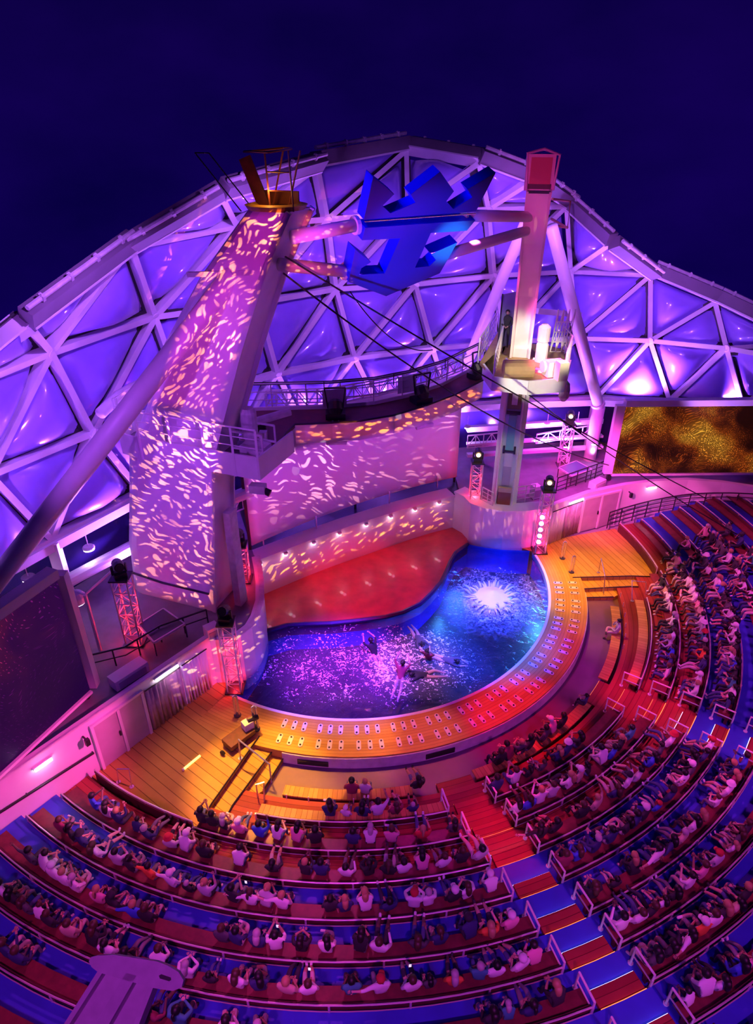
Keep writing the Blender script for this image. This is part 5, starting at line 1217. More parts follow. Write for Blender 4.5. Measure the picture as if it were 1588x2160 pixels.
# ------------------------------------------------------------------ people
def body(name, J, scale=1.0):
    """one continuous skinned figure; J gives the joints in metres, +Y is where it faces"""
    V, Rd, E, kind = [], [], [], []
    ids = {}
    def v(k, p, r):
        ids[k] = len(V); V.append(Vector(p)); Rd.append(r if isinstance(r, tuple) else (r, r)); return ids[k]
    def e(a, b, m): E.append((ids[a], ids[b])); kind.append(m)
    P, C, Nk, H = Vector(J['pelvis']), Vector(J['chest']), Vector(J['neck']), Vector(J['head'])
    v('pelvis', P, (.150, .115)); v('waist', P*.55+C*.45, (.135, .105)); v('chest', C, (.165, .115)); v('neck', Nk, .058); v('jaw', Nk*.45+H*.55, .068); v('head', H, (.088, .098)); up = (H-Nk).normalized(); v('crown', H+up*.085, .070)
    for a, b, m in (('pelvis', 'waist', 1), ('waist', 'chest', 1), ('chest', 'neck', 1), ('neck', 'jaw', 0), ('jaw', 'head', 0), ('head', 'crown', 0)): e(a, b, m)
    for s in 'LR':
        v('sh'+s, J['sh'+s], .066); v('el'+s, J['el'+s], .045); v('wr'+s, J['wr'+s], .031); w, l = Vector(J['wr'+s]), Vector(J['el'+s]); hd = Vector(J.get('hd'+s, w+(w-l).normalized()*.085)); J['hd'+s] = hd; v('hd'+s, hd, (.040, .022))
        e('chest', 'sh'+s, 1); e('sh'+s, 'el'+s, 1); e('el'+s, 'wr'+s, 5); e('wr'+s, 'hd'+s, 0)
        v('hip'+s, J['hip'+s], .092); v('kn'+s, J['kn'+s], .066); v('an'+s, J['an'+s], .042); v('ft'+s, J['ft'+s], (.045, .032))
        e('pelvis', 'hip'+s, 2); e('hip'+s, 'kn'+s, 2); e('kn'+s, 'an'+s, 4); e('an'+s, 'ft'+s, 3)
    me = bpy.data.meshes.new(name+'_skel'); me.from_pydata(V, E, []); ob = bpy.data.objects.new(name+'_skel', me); COL.objects.link(ob)
    ob.modifiers.new('skin', 'SKIN')
    for i, sv in enumerate(me.skin_vertices[0].data): sv.radius = Rd[i]; sv.use_root = (i == 0)
    sd = ob.modifiers.new('sub', 'SUBSURF'); sd.levels = 1; sd.render_levels = 1
    dg = bpy.context.evaluated_depsgraph_get(); dg.update(); em = bpy.data.meshes.new_from_object(ob.evaluated_get(dg))
    verts = [v_.co.copy() for v_ in em.vertices]; faces = [tuple(p.vertices) for p in em.polygons]; mats = []
    seg = [(V[a], V[b], m) for (a, b), m in zip(E, kind)]
    for p in em.polygons:
        c = p.center; best = None
        for a, b, m in seg:
            d = b-a; t = max(0, min(1, (c-a).dot(d)/max(d.length_squared, 1e-9))); q = (c-(a+d*t)).length-(.04 if m == 1 else 0)
            if best is None or q < best[0]: best = (q, m)
        mats.append(best[1])
    bpy.data.objects.remove(ob); bpy.data.meshes.remove(me); bpy.data.meshes.remove(em)
    ex = MB()
    # nose, ears, eyes, fingers and thumb join the same body mesh
    fwd = Vector(J.get('look', (0, 1, 0))).normalized(); fwd = (fwd-up*fwd.dot(up)).normalized(); sd_ = fwd.cross(up)
    ex.lathe([(.018, 0), (.006, .03)], H+fwd*.088-up*.012, 5, (fwd-up*.3))
    for s in (-1, 1): ex.lathe([(.026, 0), (.018, .018)], H+sd_*s*.083-up*.01, 6, sd_*s)
    n_skin = len(ex.f)
    for s in (-1, 1): ex.lathe([(.014, 0), (.008, .012)], H+sd_*s*.034+fwd*.083+up*.012, 5, fwd)
    n_eye = len(ex.f)
    ex.bar(H+fwd*.088-up*.052-sd_*.022, H+fwd*.088-up*.052+sd_*.022, .012, .010, up)
    n_mouth = len(ex.f)
    for s in 'LR':
        w, hd = Vector(J['wr'+s]), J['hd'+s]; d = (hd-w).normalized(); sdv = d.cross(Vector((0, 0, 1))); sdv = sdv.normalized() if sdv.length > .05 else Vector((1, 0, 0)); dn = sdv.cross(d)
        if dn.z > 0: dn = -dn
        for q, ln in ((-.030, .062), (-.010, .075), (.010, .070), (.030, .052)):
            b0 = hd+sdv*q+d*.012; ex.tube([b0, b0+d*ln*.55+dn*.008, b0+d*ln+dn*.030], [.0085, .008, .006], 5)
        sg = 1 if s == 'R' else -1; b0 = hd-d*.03+sdv*.03*sg; ex.tube([b0, b0+sdv*.03*sg+d*.02, b0+sdv*.036*sg+d*.048], [.0105, .0095, .007], 5)
    o = len(verts); verts += ex.v; faces += [tuple(i+o for i in f) for f in ex.f]
    mats += [0]*n_skin+[6]*(n_eye-n_skin)+[7]*(n_mouth-n_eye)+[0]*(len(ex.f)-n_mouth)
    m_ = bpy.data.meshes.new(name); m_.from_pydata(verts, [], faces)
    for q in ('skin', 'shirt', 'trouser', 'shoe', 'shin', 'forearm', 'eye', 'mouth'): m_.materials.append(PM[q])
    m_.polygons.foreach_set('material_index', mats); m_.polygons.foreach_set('use_smooth', [True]*len(faces)); m_.update()
    return m_
PM = {k: mat('figure_'+k, c, .6) for k, c in dict(skin=(.55, .34, .25), shirt=(.7, .7, .7), trouser=(.05, .06, .12), shoe=(.5, .5, .5), shin=(.55, .34, .25), forearm=(.55, .34, .25), eye=(.03, .02, .02), mouth=(.35, .12, .12)).items()}
def pose(**kw):
    J = dict(pelvis=(0, 0, .10), chest=(0, -.05, .43), neck=(0, -.035, .565), head=(0, .0, .70),
             shL=(-.185, -.05, .49), shR=(.185, -.05, .49), elL=(-.235, .04, .25), elR=(.235, .04, .25), wrL=(-.12, .25, .20), wrR=(.12, .25, .20),
             hipL=(-.10, .03, .085), hipR=(.10, .03, .085), knL=(-.12, .43, .10), knR=(.12, .43, .10), anL=(-.12, .46, -.26), anR=(.12, .46, -.26), ftL=(-.125, .60, -.31), ftR=(.125, .60, -.31))
    J.update(kw); return J
POSES = [pose(),
    pose(chest=(0, -.10, .42), neck=(0, -.10, .555), head=(0, -.07, .69), shL=(-.185, -.10, .475), shR=(.185, -.10, .475), elL=(-.25, -.02, .24), elR=(.25, -.02, .24), wrL=(-.09, .16, .19), wrR=(.09, .16, .21), knL=(-.10, .44, .13), knR=(.10, .42, .16), anL=(-.05, .72, -.14), anR=(.06, .70, -.10), ftL=(-.06, .80, -.05), ftR=(.08, .78, .0)),
    pose(elL=(-.23, .13, .36), elR=(.23, .13, .36), wrL=(-.06, .30, .58), wrR=(.06, .30, .58), look=(0, 1, -.05)),
    pose(chest=(0, .09, .40), neck=(0, .15, .52), head=(0, .21, .64), shL=(-.185, .09, .45), shR=(.185, .09, .45), elL=(-.20, .27, .24), elR=(.20, .27, .24), wrL=(-.05, .42, .28), wrR=(.05, .42, .28)),
    pose(elL=(-.44, -.07, .40), elR=(.24, .05, .26), wrL=(-.66, -.06, .46), wrR=(.10, .24, .21), look=(.35, 1, 0)),
    pose(elL=(-.23, .13, .24), elR=(.21, .16, .28), wrL=(-.02, .23, .22), wrR=(.05, .14, .58), look=(-.4, 1, 0), knR=(.10, .42, .20), anR=(-.12, .50, .08), ftR=(-.28, .52, .06)),
    pose(elL=(-.26, .16, .40), elR=(.26, .16, .40), wrL=(-.03, .29, .47), wrR=(.03, .29, .47), look=(.15, 1, 0)),
    pose(chest=(0, -.12, .40), neck=(0, -.13, .535), head=(0, -.11, .67), shL=(-.185, -.12, .455), shR=(.185, -.12, .455), elL=(-.25, -.02, .24), elR=(.27, .05, .32), wrL=(-.10, .17, .22), wrR=(.18, .25, .46), knL=(-.13, .40, .27), knR=(.12, .38, .30), anL=(-.13, .74, .12), anR=(.10, .72, .14), ftL=(-.14, .80, .23), ftR=(.11, .78, .25)),
    pose(elL=(-.24, .02, .26), elR=(.33, .05, .62), wrL=(-.13, .22, .2), wrR=(.26, .12, .88), look=(-.1, 1, .1))]
BODIES = [body('body', p) for p in POSES]
STAND = body('body', dict(pelvis=(0, 0, .92), chest=(0, .0, 1.27), neck=(0, .01, 1.45), head=(0, .03, 1.59), shL=(-.19, 0, 1.34), shR=(.19, 0, 1.34), elL=(-.25, .04, 1.08), elR=(.25, .06, 1.08), wrL=(-.10, .22, 1.02), wrR=(.10, .24, 1.04),
    hipL=(-.10, 0, .88), hipR=(.10, 0, .88), knL=(-.11, .02, .48), knR=(.12, .03, .48), anL=(-.12, -.01, .08), anR=(.13, 0, .08), ftL=(-.14, .15, .035), ftR=(.15, .15, .035)))
SWIM = [body('body', dict(pelvis=(0, 0, -.10), chest=(0, .16, .20), neck=(0, .22, .34), head=(0, .27, .47), shL=(-.18, .17, .27), shR=(.18, .17, .27), elL=(-.34, .28, .46), elR=(.30, .30, .42), wrL=(-.26, .42, .68), wrR=(.16, .48, .62), hipL=(-.1, -.05, -.13), hipR=(.1, -.05, -.13), knL=(-.12, -.35, -.38), knR=(.12, -.3, -.45), anL=(-.12, -.72, -.5), anR=(.12, -.66, -.6), ftL=(-.12, -.86, -.52), ftR=(.12, -.80, -.64), look=(0, 1, .2))),
    body('body', dict(pelvis=(0, 0, .04), chest=(0, .34, .08), neck=(0, .48, .10), head=(0, .60, .10), shL=(-.18, .38, .08), shR=(.18, .38, .08), elL=(-.30, .62, .02), elR=(.26, .66, .10), wrL=(-.22, .86, .0), wrR=(.14, .90, .10), hipL=(-.1, -.05, .02), hipR=(.1, -.05, .02), knL=(-.14, -.42, .04), knR=(.12, -.38, .16), anL=(-.10, -.80, .0), anR=(.10, -.74, .02), ftL=(-.10, -.95, -.02), ftR=(.10, -.88, .0), look=(0, .3, -1)))]
def hairmesh(style):
    b = MB(); vs = []; nu, nv = 12, 8; top = Vector((0, -.012, .012))
    for j in range(nv+1):
        th = PI*j/nv*.62
        for i in range(nu):
            a = 2*PI*i/nu; f = math.sin(a); lim = .62 if f < .2 else (.62-.30*(f-.2)/.8)
            th_ = PI*j/nv*lim; r = .112+(.006*math.sin(i*5+j*3))
            vs.append(top+Vector((r*.94*math.sin(th_)*math.cos(a), r*1.04*math.sin(th_)*math.sin(a), r*1.06*math.cos(th_))))
    fs = [(j*nu+i, j*nu+(i+1) % nu, (j+1)*nu+(i+1) % nu, (j+1)*nu+i) for j in range(nv) for i in range(nu)]
    b.add(vs, fs)
    if style == 'long': b.tube([(0, -.085, .03), (0, -.115, -.08), (0, -.125, -.20), (0, -.13, -.32)], [.088, .098, .092, .045], 10)
    if style == 'bun': b.lathe([(.02, -.05), (.05, -.02), (.05, .03), (.02, .06)], Vector((0, -.115, .07)), 10, (0, -1, .6))
    if style == 'tail': b.tube([(0, -.10, .05), (0, -.15, .0), (0, -.155, -.12), (0, -.14, -.22)], [.03, .042, .036, .015], 8)
    if style == 'cap': b.lathe([(.115, .01), (.118, .03), (.108, .08), (.06, .125)], Vector((0, -.01, .0)), 12); b.prism([Vector((x, y, .022)) for x, y in ((-.08, .085), (.08, .085), (.065, .165), (0, .185), (-.065, .165))], (0, .0, .012))
    if style == 'hat': b.lathe([(.155, .03), (.155, .04), (.115, .045), (.105, .13), (.06, .145)], Vector((0, -.01, .0)), 14)
    m = bpy.data.meshes.new('hair'); m.from_pydata(b.v, [], b.f); m.materials.append(black)
    for p in m.polygons: p.use_smooth = True
    return m
HAIRS = {s: hairmesh(s) for s in ('short', 'long', 'bun', 'tail', 'cap', 'hat')}
def pm(n, c, r=.65): return mat(n, c, r)
SKINS = [pm('skin_light', (.62, .40, .31)), pm('skin_tan', (.50, .30, .21)), pm('skin_brown', (.28, .15, .10)), pm('skin_dark', (.13, .07, .05))]
SHIRTS = [('white', (.80, .79, .80)), ('white', (.74, .74, .77)), ('pale grey', (.52, .52, .55)), ('black', (.02, .02, .025)), ('black', (.03, .028, .035)), ('navy', (.03, .04, .14)), ('red', (.55, .03, .04)), ('orange', (.75, .16, .04)), ('blue', (.04, .10, .62)), ('pink', (.72, .30, .42)), ('charcoal', (.08, .08, .09)), ('sand', (.55, .42, .30)), ('teal', (.05, .30, .32)), ('wine', (.25, .03, .08))]
SHIRTM = [(n, pm('cloth_'+n.replace(' ', '_'), c, .8)) for n, c in SHIRTS]
PANTS = [('dark', pm('trousers_dark', (.03, .03, .045), .8)), ('blue', pm('trousers_denim', (.06, .09, .22), .8)), ('grey', pm('trousers_grey', (.20, .20, .22), .8)), ('pale', pm('trousers_pale', (.55, .50, .44), .8))]
HAIRC = [('dark', pm('hair_dark', (.012, .009, .008), .5)), ('dark', pm('hair_black', (.006, .006, .007), .5)), ('brown', pm('hair_brown', (.07, .035, .018), .5)), ('fair', pm('hair_fair', (.42, .27, .12), .5)), ('grey', pm('hair_grey', (.45, .43, .43), .5))]
CAPC = [('white', pm('cap_white', (.75, .74, .76), .8)), ('dark', pm('cap_dark', (.02, .02, .03), .8)), ('red', pm('cap_red', (.5, .03, .04), .8))]
SHOES = [pm('shoe_white', (.7, .7, .7)), pm('shoe_dark', (.03, .03, .03))]
prnd = random.Random(5)
def head_of(J): return Vector(J['head'])
def choose():
    p = prnd.choices(range(len(POSES)), [6, 4, 2, 3, 2, 3, 3, 3, 1])[0]
    st = prnd.choices(['short', 'long', 'bun', 'tail', 'cap', 'hat'], [9, 6, 1.4, 2, 2, .5])[0]
    sk = prnd.choices(range(4), [5, 4, 2, 1.4])[0]
    return dict(pose=p, hair=st, skin=sk, shirt=prnd.choices(range(len(SHIRTM)), [7, 6, 4, 5, 4, 4, 1.2, .9, 1.6, 3, 4, 2, 1, 2])[0], pants=prnd.choices(range(4), [4, 3, 2, 1.5])[0], hc=prnd.choices(range(5), [4, 4, 3, 2, 1.3])[0], cc=prnd.randrange(3), shorts=prnd.random() < .5, sleeve=prnd.random() < .3, shoe=prnd.randrange(2), sc=prnd.choices([1.0, .95, 1.05, .74], [5, 3, 2, .8])[0])
def slots(o, c):
    s, sh, pa = SKINS[c['skin']], SHIRTM[c['shirt']][1], PANTS[c['pants']][1]
    for i, m in enumerate((s, sh, pa, SHOES[c['shoe']], s if c['shorts'] else pa, sh if c['sleeve'] else s)):
        o.material_slots[i].link = 'OBJECT'; o.material_slots[i].material = m
def person(loc, rz, c, label, group, mesh=None, headp=None, sc=None):
    me = mesh or BODIES[c['pose']]; o = bpy.data.objects.new('person', me); COL.objects.link(o); o.location = loc; o.rotation_euler = (0, 0, rz); s = sc or c['sc']*.96; o.scale = (s, s, s); slots(o, c)
    tag(o, label, 'person', group)
    h = bpy.data.objects.new('cap' if c['hair'] in ('cap', 'hat') else 'hair', HAIRS[c['hair']]); COL.objects.link(h); h.parent = o
    hp = headp or head_of(POSES[c['pose']]); h.location = hp; lk = POSES[c['pose']].get('look', (0, 1, 0)) if headp is None else (0, 1, 0); h.rotation_euler = (0, 0, -math.atan2(lk[0], lk[1]))
    h.material_slots[0].link = 'OBJECT'; h.material_slots[0].material = (CAPC[c['cc']][1] if c['hair'] in ('cap', 'hat') else HAIRC[c['hc']][1])
    return o
def describe(c):
    hair = (CAPC[c['cc']][0]+' '+c['hair']) if c['hair'] in ('cap', 'hat') else {'short': HAIRC[c['hc']][0]+' hair', 'long': 'long '+HAIRC[c['hc']][0]+' hair', 'bun': HAIRC[c['hc']][0]+' hair bun', 'tail': HAIRC[c['hc']][0]+' ponytail'}[c['hair']]
    return f'{SHIRTM[c["shirt"]][0]} top, {hair}'
def seat_pt(k, psi): return pol(RAILR[k]-.30, psi, (-.55 if k == -1 else FLOOR(k))+.315)
def psi_for_x(k, px, lo, hi):
    best = None; q = lo
    while q <= hi:
        x, _ = projx(seat_pt(k, q)+Vector((0, 0, .4))); e = abs(x-px)
        if best is None or e < best[0]: best = (e, q)
        q += .15
    return best[1]
LEFTX = {-1: [742, 770, 880],
    0: [696, 730, 764, 797, 834, 870],
    1: [424, 448, 470, 487, 505, 522, 546, 562, 582, 603, 623, 645, 665, 745, 780, 827, 890, 958],
    2: [198, 224, 250, 268, 283, 312, 335, 362, 385, 405, 430, 455, 503, 577, 602, 643, 678, 694, 730, 778, 822, 850, 893, 935, 975, 1010],
    3: [128, 150, 172, 190, 207, 225, 246, 276, 294, 316, 336, 360, 380, 398, 414, 432, 456, 490, 510, 530, 560, 577, 594, 613, 698, 727, 750, 772, 820, 873, 905, 926, 955, 985, 1010, 1040],
    4: [65, 87, 115, 136, 156, 176, 206, 240, 262, 285, 310, 470, 500, 524, 545, 582, 635, 690, 757, 800, 882, 905, 928, 950, 995, 1030, 1048, 1078, 1098],
    5: [5, 28, 55, 76, 103, 124, 146, 166, 188, 228, 250, 272, 297, 330, 358, 392, 418, 442, 470, 500, 520, 545, 606, 651, 742, 768, 802, 832, 870, 905, 957, 985, 1010, 1044, 1095, 1130],
    6: [12, 38, 322, 350, 378, 408, 480, 505, 545, 575, 1040, 1075, 1098, 1120, 1180, 1206]}
cands = []
def jit(): return prnd.uniform(-.25, .25)
for k, xs in LEFTX.items():
    lo = {-1: -10, 0: -12, 1: -18.5}.get(k, -35)
    for x in xs: cands.append(('left', k, psi_for_x(k, x, lo, A1L[max(k, 0)])))
MIDX = {-1: [1055, 1078, 1098, 1118, 1150, 1170, 1186, 1238],
    0: [1042, 1060, 1086, 1102, 1118, 1145, 1178, 1195, 1222],
    1: [1044, 1112, 1140, 1165, 1182, 1200, 1222, 1245, 1258, 1275, 1290, 1308, 1330],
    2: [1135, 1152, 1170, 1228, 1244, 1258, 1275, 1296, 1310, 1324, 1342, 1355, 1374, 1392, 1410],
    3: [1182, 1200, 1220, 1238, 1258, 1288, 1322, 1341, 1358, 1374, 1386, 1396, 1409, 1440, 1455, 1470, 1481, 1495],
    4: [1252, 1274, 1298, 1312, 1344, 1362, 1385, 1418, 1437, 1450, 1464, 1478, 1514, 1533, 1548, 1558, 1570],
    5: [1267, 1282, 1297, 1315, 1345, 1370, 1400, 1422, 1438, 1456, 1482, 1512, 1527, 1545, 1560, 1575],
    6: [1345, 1370, 1389, 1415, 1434, 1452, 1482, 1504, 1526, 1548, 1570],
    7: [1452, 1474, 1497, 1519, 1537, 1562, 1582], 8: [1519, 1540, 1562]}
for k, xs in MIDX.items():
    for x in xs: cands.append(('middle', k, psi_for_x(k, x, A1R[max(k, 0)]+.8, A2N[max(k, 0)]-.8)))
rq = random.Random(21)
for k in range(-1, 10):
    r = RAILR[k]; q = A2F[max(k, 0)]+1.6; end = {-1: 78, 0: 66, 1: 87}.get(k, 97)
    dens = {-1: .16, 0: .0, 1: .9, 2: .9, 3: .9, 4: .88, 5: .85}.get(k, .8)
    while q < end:
        x, y = projx(seat_pt(k, q)+Vector((0, 0, .4)))
        if x < 1600 and rq.random() < dens*(1 if q < 90 else .55): cands.append(('right', k, q))
        q += .52/r*180/PI*rq.uniform(.95, 1.2)
# two people squeezed to the same spot: keep the first
seen = {}; uniq = []
for s, k, q in cands:
    if any(abs(q-o)*PI/180*RAILR[k] < .37 for o in seen.get((s, k), [])): continue
    seen.setdefault((s, k), []).append(q); uniq.append((s, k, q))
uniq.sort(key=lambda a: (seat_pt(a[1], a[2])-Vector((0, 0, 19))).length)
INDIV = 288
crowd = uniq[INDIV:]; single = uniq[:INDIV]
order = {}
for s, k, q in single: order.setdefault((s, k), []).append(q)
for v_ in order.values(): v_.sort()
for s, k, q in single:
    c = choose(); i = order[s, k].index(q)+1
    label = f'person in {describe(c)}, {ordn(i)} from left, {ROWN[k+1]} bench row, {s} section'
    person(seat_pt(k, q), R(q)+jit(), c, label, f'spectators on the {ROWN[k+1]} bench row of the {s} section')
def merge_people(name, lst, label):
    """the spectators past the first three hundred, joined"""
    V, F, MI = [], [], []; pal = []; pi = {}
    def slot(m):
        if m.name not in pi: pi[m.name] = len(pal); pal.append(m)
        return pi[m.name]
    for s, k, q in lst:
        c = choose(); M = Matrix.Translation(seat_pt(k, q)) @ Matrix.Rotation(R(q)+jit(), 4, 'Z') @ Matrix.Scale(c['sc']*.96, 4)
        sk, sh, pa = SKINS[c['skin']], SHIRTM[c['shirt']][1], PANTS[c['pants']][1]
        ms = [slot(m) for m in (sk, sh, pa, SHOES[c['shoe']], sk if c['shorts'] else pa, sh if c['sleeve'] else sk, PM['eye'], PM['mouth'])]
        me = BODIES[c['pose']]; o = len(V); V += [M @ v.co for v in me.vertices]
        for p in me.polygons: F.append(tuple(i+o for i in p.vertices)); MI.append(ms[p.material_index])
        hm = HAIRS[c['hair']]; M2 = M @ Matrix.Translation(head_of(POSES[c['pose']])); o = len(V); V += [M2 @ v.co for v in hm.vertices]; h = slot(CAPC[c['cc']][1] if c['hair'] in ('cap', 'hat') else HAIRC[c['hc']][1])
        for p in hm.polygons: F.append(tuple(i+o for i in p.vertices)); MI.append(h)
    me = bpy.data.meshes.new(name); me.from_pydata(V, [], F)
    for m in pal: me.materials.append(m)
    me.polygons.foreach_set('material_index', MI); me.polygons.foreach_set('use_smooth', [True]*len(F)); me.update()
    o = bpy.data.objects.new(name, me); COL.objects.link(o); return tag(o, label, 'crowd', None, 'stuff')
if crowd: merge_people('seated_crowd', crowd, 'seated crowd on the far benches of the right section')
# standing person on the platform, person in the far corner, swimmers
base_c = dict(pose=0, hair='short', skin=1, shirt=3, pants=0, hc=0, cc=0, shorts=False, sleeve=True, shoe=1, sc=1.0)
person(at(1064, 732, 9.9), R(160), base_c, 'standing person in black on the work lit platform of the narrow tower', None, STAND, Vector((0, .03, 1.59)), 1.0)
for i, (x, y, rz, m, wd) in enumerate([(790, 1378, 40, 0, 'leftmost of the swimmers, arms raised, in the churned pool'), (845, 1428, -20, 0, 'swimmer nearest the orange deck in the churned pool'), (880, 1345, 200, 1, 'swimmer lying farthest from the deck in the churned pool'),
        (905, 1388, 150, 0, 'swimmer between the far and the right swimmer in the churned pool'), (897, 1425, 95, 1, 'swimmer lying just right of the nearest swimmer'), (936, 1392, 250, 1, 'rightmost of the swimmers lying in the churned pool')]):
    c = dict(base_c, skin=0, shirt=[3, 13, 10, 13, 3, 10][i], shorts=True, sleeve=False, hair='bun', hc=0, shoe=0); p = at(x, y, -.10)
    o = person(p+Vector((0, 0, -.02 if m else .08)), R(rz), c, 'person '+wd, 'swimmers in the pool', SWIM[m], (Vector((0, .27, .47)), Vector((0, .60, .10)))[m], .98)
    o.material_slots[2].material = SKINS[0]; o.material_slots[3].material = SKINS[0]
# lit phones held by a few spectators
for (k, x, lab) in ((2, 503, 'in the fourth bench row near the blue floor'), (4, 582, 'in the sixth bench row left of the middle'), (5, 651, 'in the seventh bench row left section'), (5, 870, 'in the seventh bench row near the middle'), (3, 514, 'in the fifth bench row left section')):
    q = psi_for_x(k, x, -35, A1L[k]); p = seat_pt(k, q)+Vector((0, 0, .55)); f = Vector((-math.sin(R(q)), math.cos(R(q)), 0)); p = p+f*.28
    t = thing('phone', 'lit phone held up by a spectator '+lab, 'phone', p, 'lit phones in the audience')
    MB().box(p, (.07, .012, .135), R(q)).build('case', black, t); MB().box(p-f*.008, (.062, .004, .122), R(q)).build('display', phonem, t)

# ------------------------------------------------------------------ ropes, foreground bracket
def cable(label, p, q, sag, r=.028):
    t = [p+(q-p)*(i/24)-Vector((0, 0, sag*4*(i/24)*(1-i/24))) for i in range(25)]
    o = MB().tube(t, r, 6).build('cable', black); return tag(o, label, 'cable')
cable('upper black cable running from the wide tower down under the crown to the right wall', FL(4.15, .2, 15.7), at(1490, 1052, 2.4), .2)
cable('lower black cable running from the wide tower past the bridge end to the right-hand screen', FL(4.2, -.05, 15.3), at(1300, 985, 2.7), .9)
cable('short slack black cable below the crown sign', at(738, 615, 14.3), at(912, 738, 11.5), .6, .02)
cable('black cable from the narrow tower platform to the far right wall', at(1060, 790, 9.7), at(1560, 1130, 1.6), .3)
# grey bracket close to the viewer
bp_ = at(290, 2055, 13.2); t = thing('steel_bracket', 'out of focus pale violet steel T bracket close to the viewer at the lower left', 'bracket', bp_)
bn = Vector((0, -.55, .83)).normalized()
def bq(x, y, off=0): return atp(x, y, bp_+bn*off, bn)
hp = [(205, 2016), (240, 2014), (330, 2028), (352, 2036), (376, 2050), (387, 2068), (383, 2083), (365, 2090), (340, 2087), (318, 2083), (207, 2051), (193, 2040), (187, 2028), (192, 2019)]
plate = MB().prism([bq(*p) for p in hp], -bn*.06).build('head_plate', mat('violet_grey_paint', (.50, .42, .52), .6, noise=(9, .1)), t)
st = [(207, 2050), (322, 2082), (262, 2225), (95, 2225)]
MB().prism([bq(x, y, -.16) for x, y in st], -bn*.05).build('web', MATS['violet_grey_paint'], t)
MB().prism([bq(x, y) for x, y in ((266, 2052), (288, 2058), (190, 2230), (155, 2230))], -bn*.2).build('rib', MATS['violet_grey_paint'], t)
for a in (((205, 2050), (215, 2053), (105, 2225), (93, 2225)), ((313, 2080), (323, 2083), (268, 2225), (256, 2225))): MB().prism([bq(x, y, -.02) for x, y in a], -bn*.19).build('flange', MATS['violet_grey_paint'], t)
MB().prism([bq(x, y, .004) for x, y in ((335, 2058), (340, 2055), (360, 2062), (361, 2067), (357, 2070), (337, 2064))], -bn*.006).build('slot', black, t)
pb = bq(150, 2225, -.12); MB().tube([pb, Vector((pb.x-.3, pb.y-.9, 9.0)), Vector((pb.x-.3, pb.y-.9, -1.3))], .09, 8).build('support_post', MATS['violet_grey_paint'], t)
spot('bracket_fill', (-1.0, -.8, 18.6), bp_, (.60, .05, .80), 900, 60, .8, .2)  # added unseen light that brightens the near bracket

# ------------------------------------------------------------------ lamps that belong to the fixtures
for p, l in LAMP_AFTER:
    if len(l) == 4: point('ledge_lamp_glow', p, l[:3], l[3], .08)
    else: point('moving_light_glow', p, l, 12, .1)
# ------------------------------------------------------------------ projectors: masked particle pictures
def projector(name, loc, pts, watts, deg, scale, base, streak, ba, sa, **kw):
    pts = [Vector(p) for p in pts]; tgt = sum(pts, Vector())/len(pts)
    o = spot(name, loc, tgt, (1, 1, 1), watts, deg, .05, .01)
    gobo(o, tgt, scale, base, streak, ba, sa, planes=gplanes(Vector(loc), tgt, pts), **kw)
PB = (.55, .10, .85); PS = (1.0, .46, .20)
projector('tower_projector', (3.5, 1.5, 17.5), [FL(.05, 0, 2.1), FL(1.55, 0, 10.6), FL(-1.8, 0, 10.6), FL(-2.9, 0, 8.6), FL(-3.9, 0, 4.5), FL(-4.1, 0, 2.1)], 60000, 50, 215, (.40, .04, .95), (1, .30, .14), .22, 2.0, stretch=3.6, warp=.05, ang=.9, thr=-.05, seed=2.0)
projector('tower_projector', (3.5, 1.5, 17.6), [FL(1.45, 0, 10.6), FL(3.1, 0, 14.0), FL(4.6, 0, 17.0), FL(2.9, 0, 16.9), FL(.2, 0, 14), FL(-1.95, 0, 10.6)], 60000, 50, 215, (.62, .02, .55), (1, .24, .06), .20, 2.2, stretch=3.6, warp=.05, ang=2.3, thr=-.05, seed=3.0)
projector('screen_projector', (5.5, 1.0, 17.5), [Vector((S0.x, S0.y, 2.4)), Vector((S1.x, S1.y, 2.4)), Vector((S1.x, S1.y, 6.6)), Vector((S0.x, S0.y, 6.6))], 70000, 40, 150, (.50, .05, .70), (1, .36, .45), .36, 1.3, stretch=4.5, warp=.09, ang=.4, thr=.08, seed=6.0)
for i0, i1 in ((3, 6), (6, 9)):
    lst = [GF[i]+Vector((0, -.05, -.85)) for i in range(i0, i1+1)]+[GF[i1]+Vector((0, -.05, .0)), GF[i0]+Vector((0, -.05, .0))]
    projector('fascia_projector', (7.0, 6.0, 16.0), lst, 40000, 36, 120, (.8, .06, .10), (1, .24, .02), .16, 2.2, stretch=3, warp=.03, thr=.0, seed=9.0)
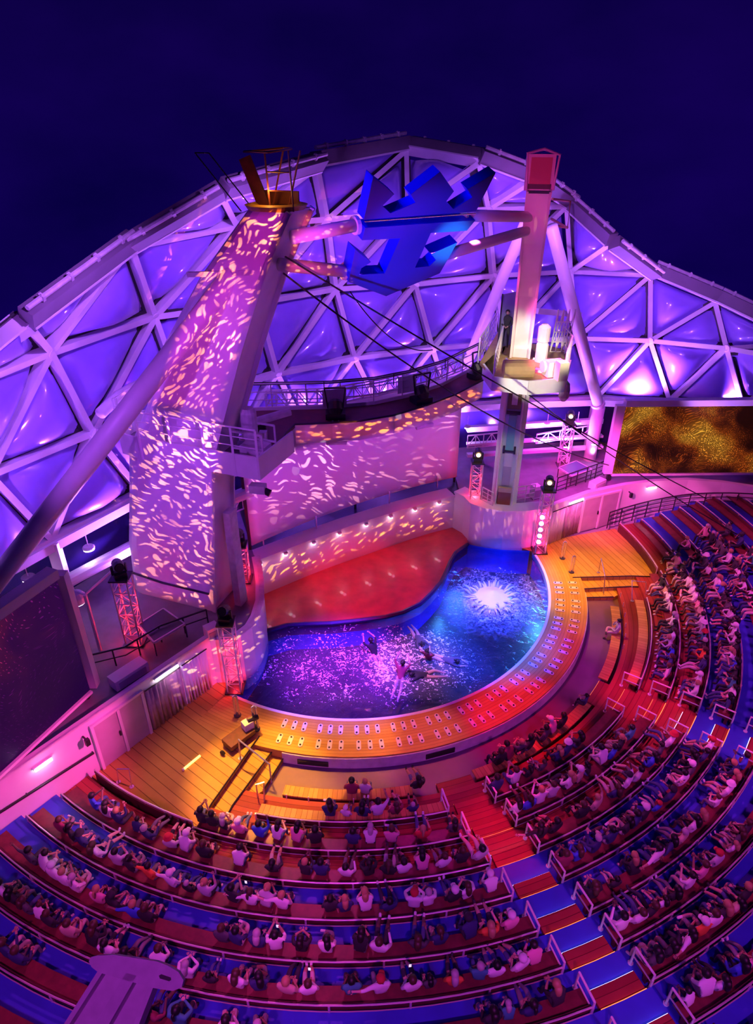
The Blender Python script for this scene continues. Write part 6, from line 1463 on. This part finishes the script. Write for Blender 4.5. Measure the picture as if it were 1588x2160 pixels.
for i0, i1 in ((0, 3), (2, 5)):
    lst = [Vector((*BACK[i], 1.86)) for i in range(i0, i1+1)]+[Vector((*BACK[i1], .22)), Vector((*BACK[(i0+i1)//2], .22)), Vector((*BACK[i0], .22))]
    if i0: lst = [Vector((*BACK[3], 1.86)), Vector((*BACK[4], 1.86)), Vector((*BACK[5], 1.86)), Vector((*BACK[5], .22)), Vector((*BACK[3], .22))]
    projector('wall_projector', (3.5, 5.0, 15.5), lst, 60000, 30, 150, (.45, .03, .40), (1, .36, .02), .12, 1.7, stretch=3.2, warp=.05, ang=-.5, thr=.05, seed=13.0)
projector('corner_projector', (2.0, 4.0, 15.0), [Vector((-7.5, 17.3, .1)), Vector((-5.6, 18.8, -.1)), Vector((-4.5, 20.2, -.1)), Vector((-4.5, 21.8, 2.2)), Vector((-7.5, 17.3, 2.3))], 18000, 26, 110, (.50, .10, .75), (1, .5, .18), .6, 2.0, stretch=3, warp=.03, thr=.1, seed=17.0)
projector('far_corner_projector', (3.0, 4.0, 15.5), [Vector((4.8, 29.0, .0)), Vector((10.6, 30.0, .0)), Vector((10.6, 30.0, 2.3)), Vector((4.8, 29.0, 2.3))], 20000, 26, 140, (.66, .10, .58), (1, .42, .25), .6, 1.4, stretch=4, warp=.03, ang=1.2, thr=.1, seed=23.0)
projector('mast_projector', (0.5, 2.0, 17.0), [FR(.5, -.1, 10.8), FR(.5, .9, 10.8), FR(3.5, .95, 16.8), FR(3.5, -.15, 16.8)], 9000, 22, 120, (.75, .06, .36), (1, .40, .10), .45, 1.0, stretch=4, warp=.03, ang=1.5, thr=.2, seed=27.0)
projector('arm_projector', (-1.0, 2.5, 17.0), [FL(4.0, 0, 14.6), FL(6.3, 0, 14.6), FL(6.3, 0, 16.8), FL(4.6, 0, 16.8)], 12000, 24, 120, (.9, .06, .22), (1, .40, .10), .7, 2.2, stretch=1.6, warp=.02, thr=.0, seed=31.0)
for px, py in ((625, 992), (824, 930)):
    k = (px-530)/432; p = S0+(S1-S0)*k; p = p+nrm_screen*(.55*(1-(2*k-1)**2)); p.z = height_over(p, px, py)
    spot('screen_spot', (1.0, 20.0, 12.5), p, (1, .75, 1), 900, 2.4, .4, .02)
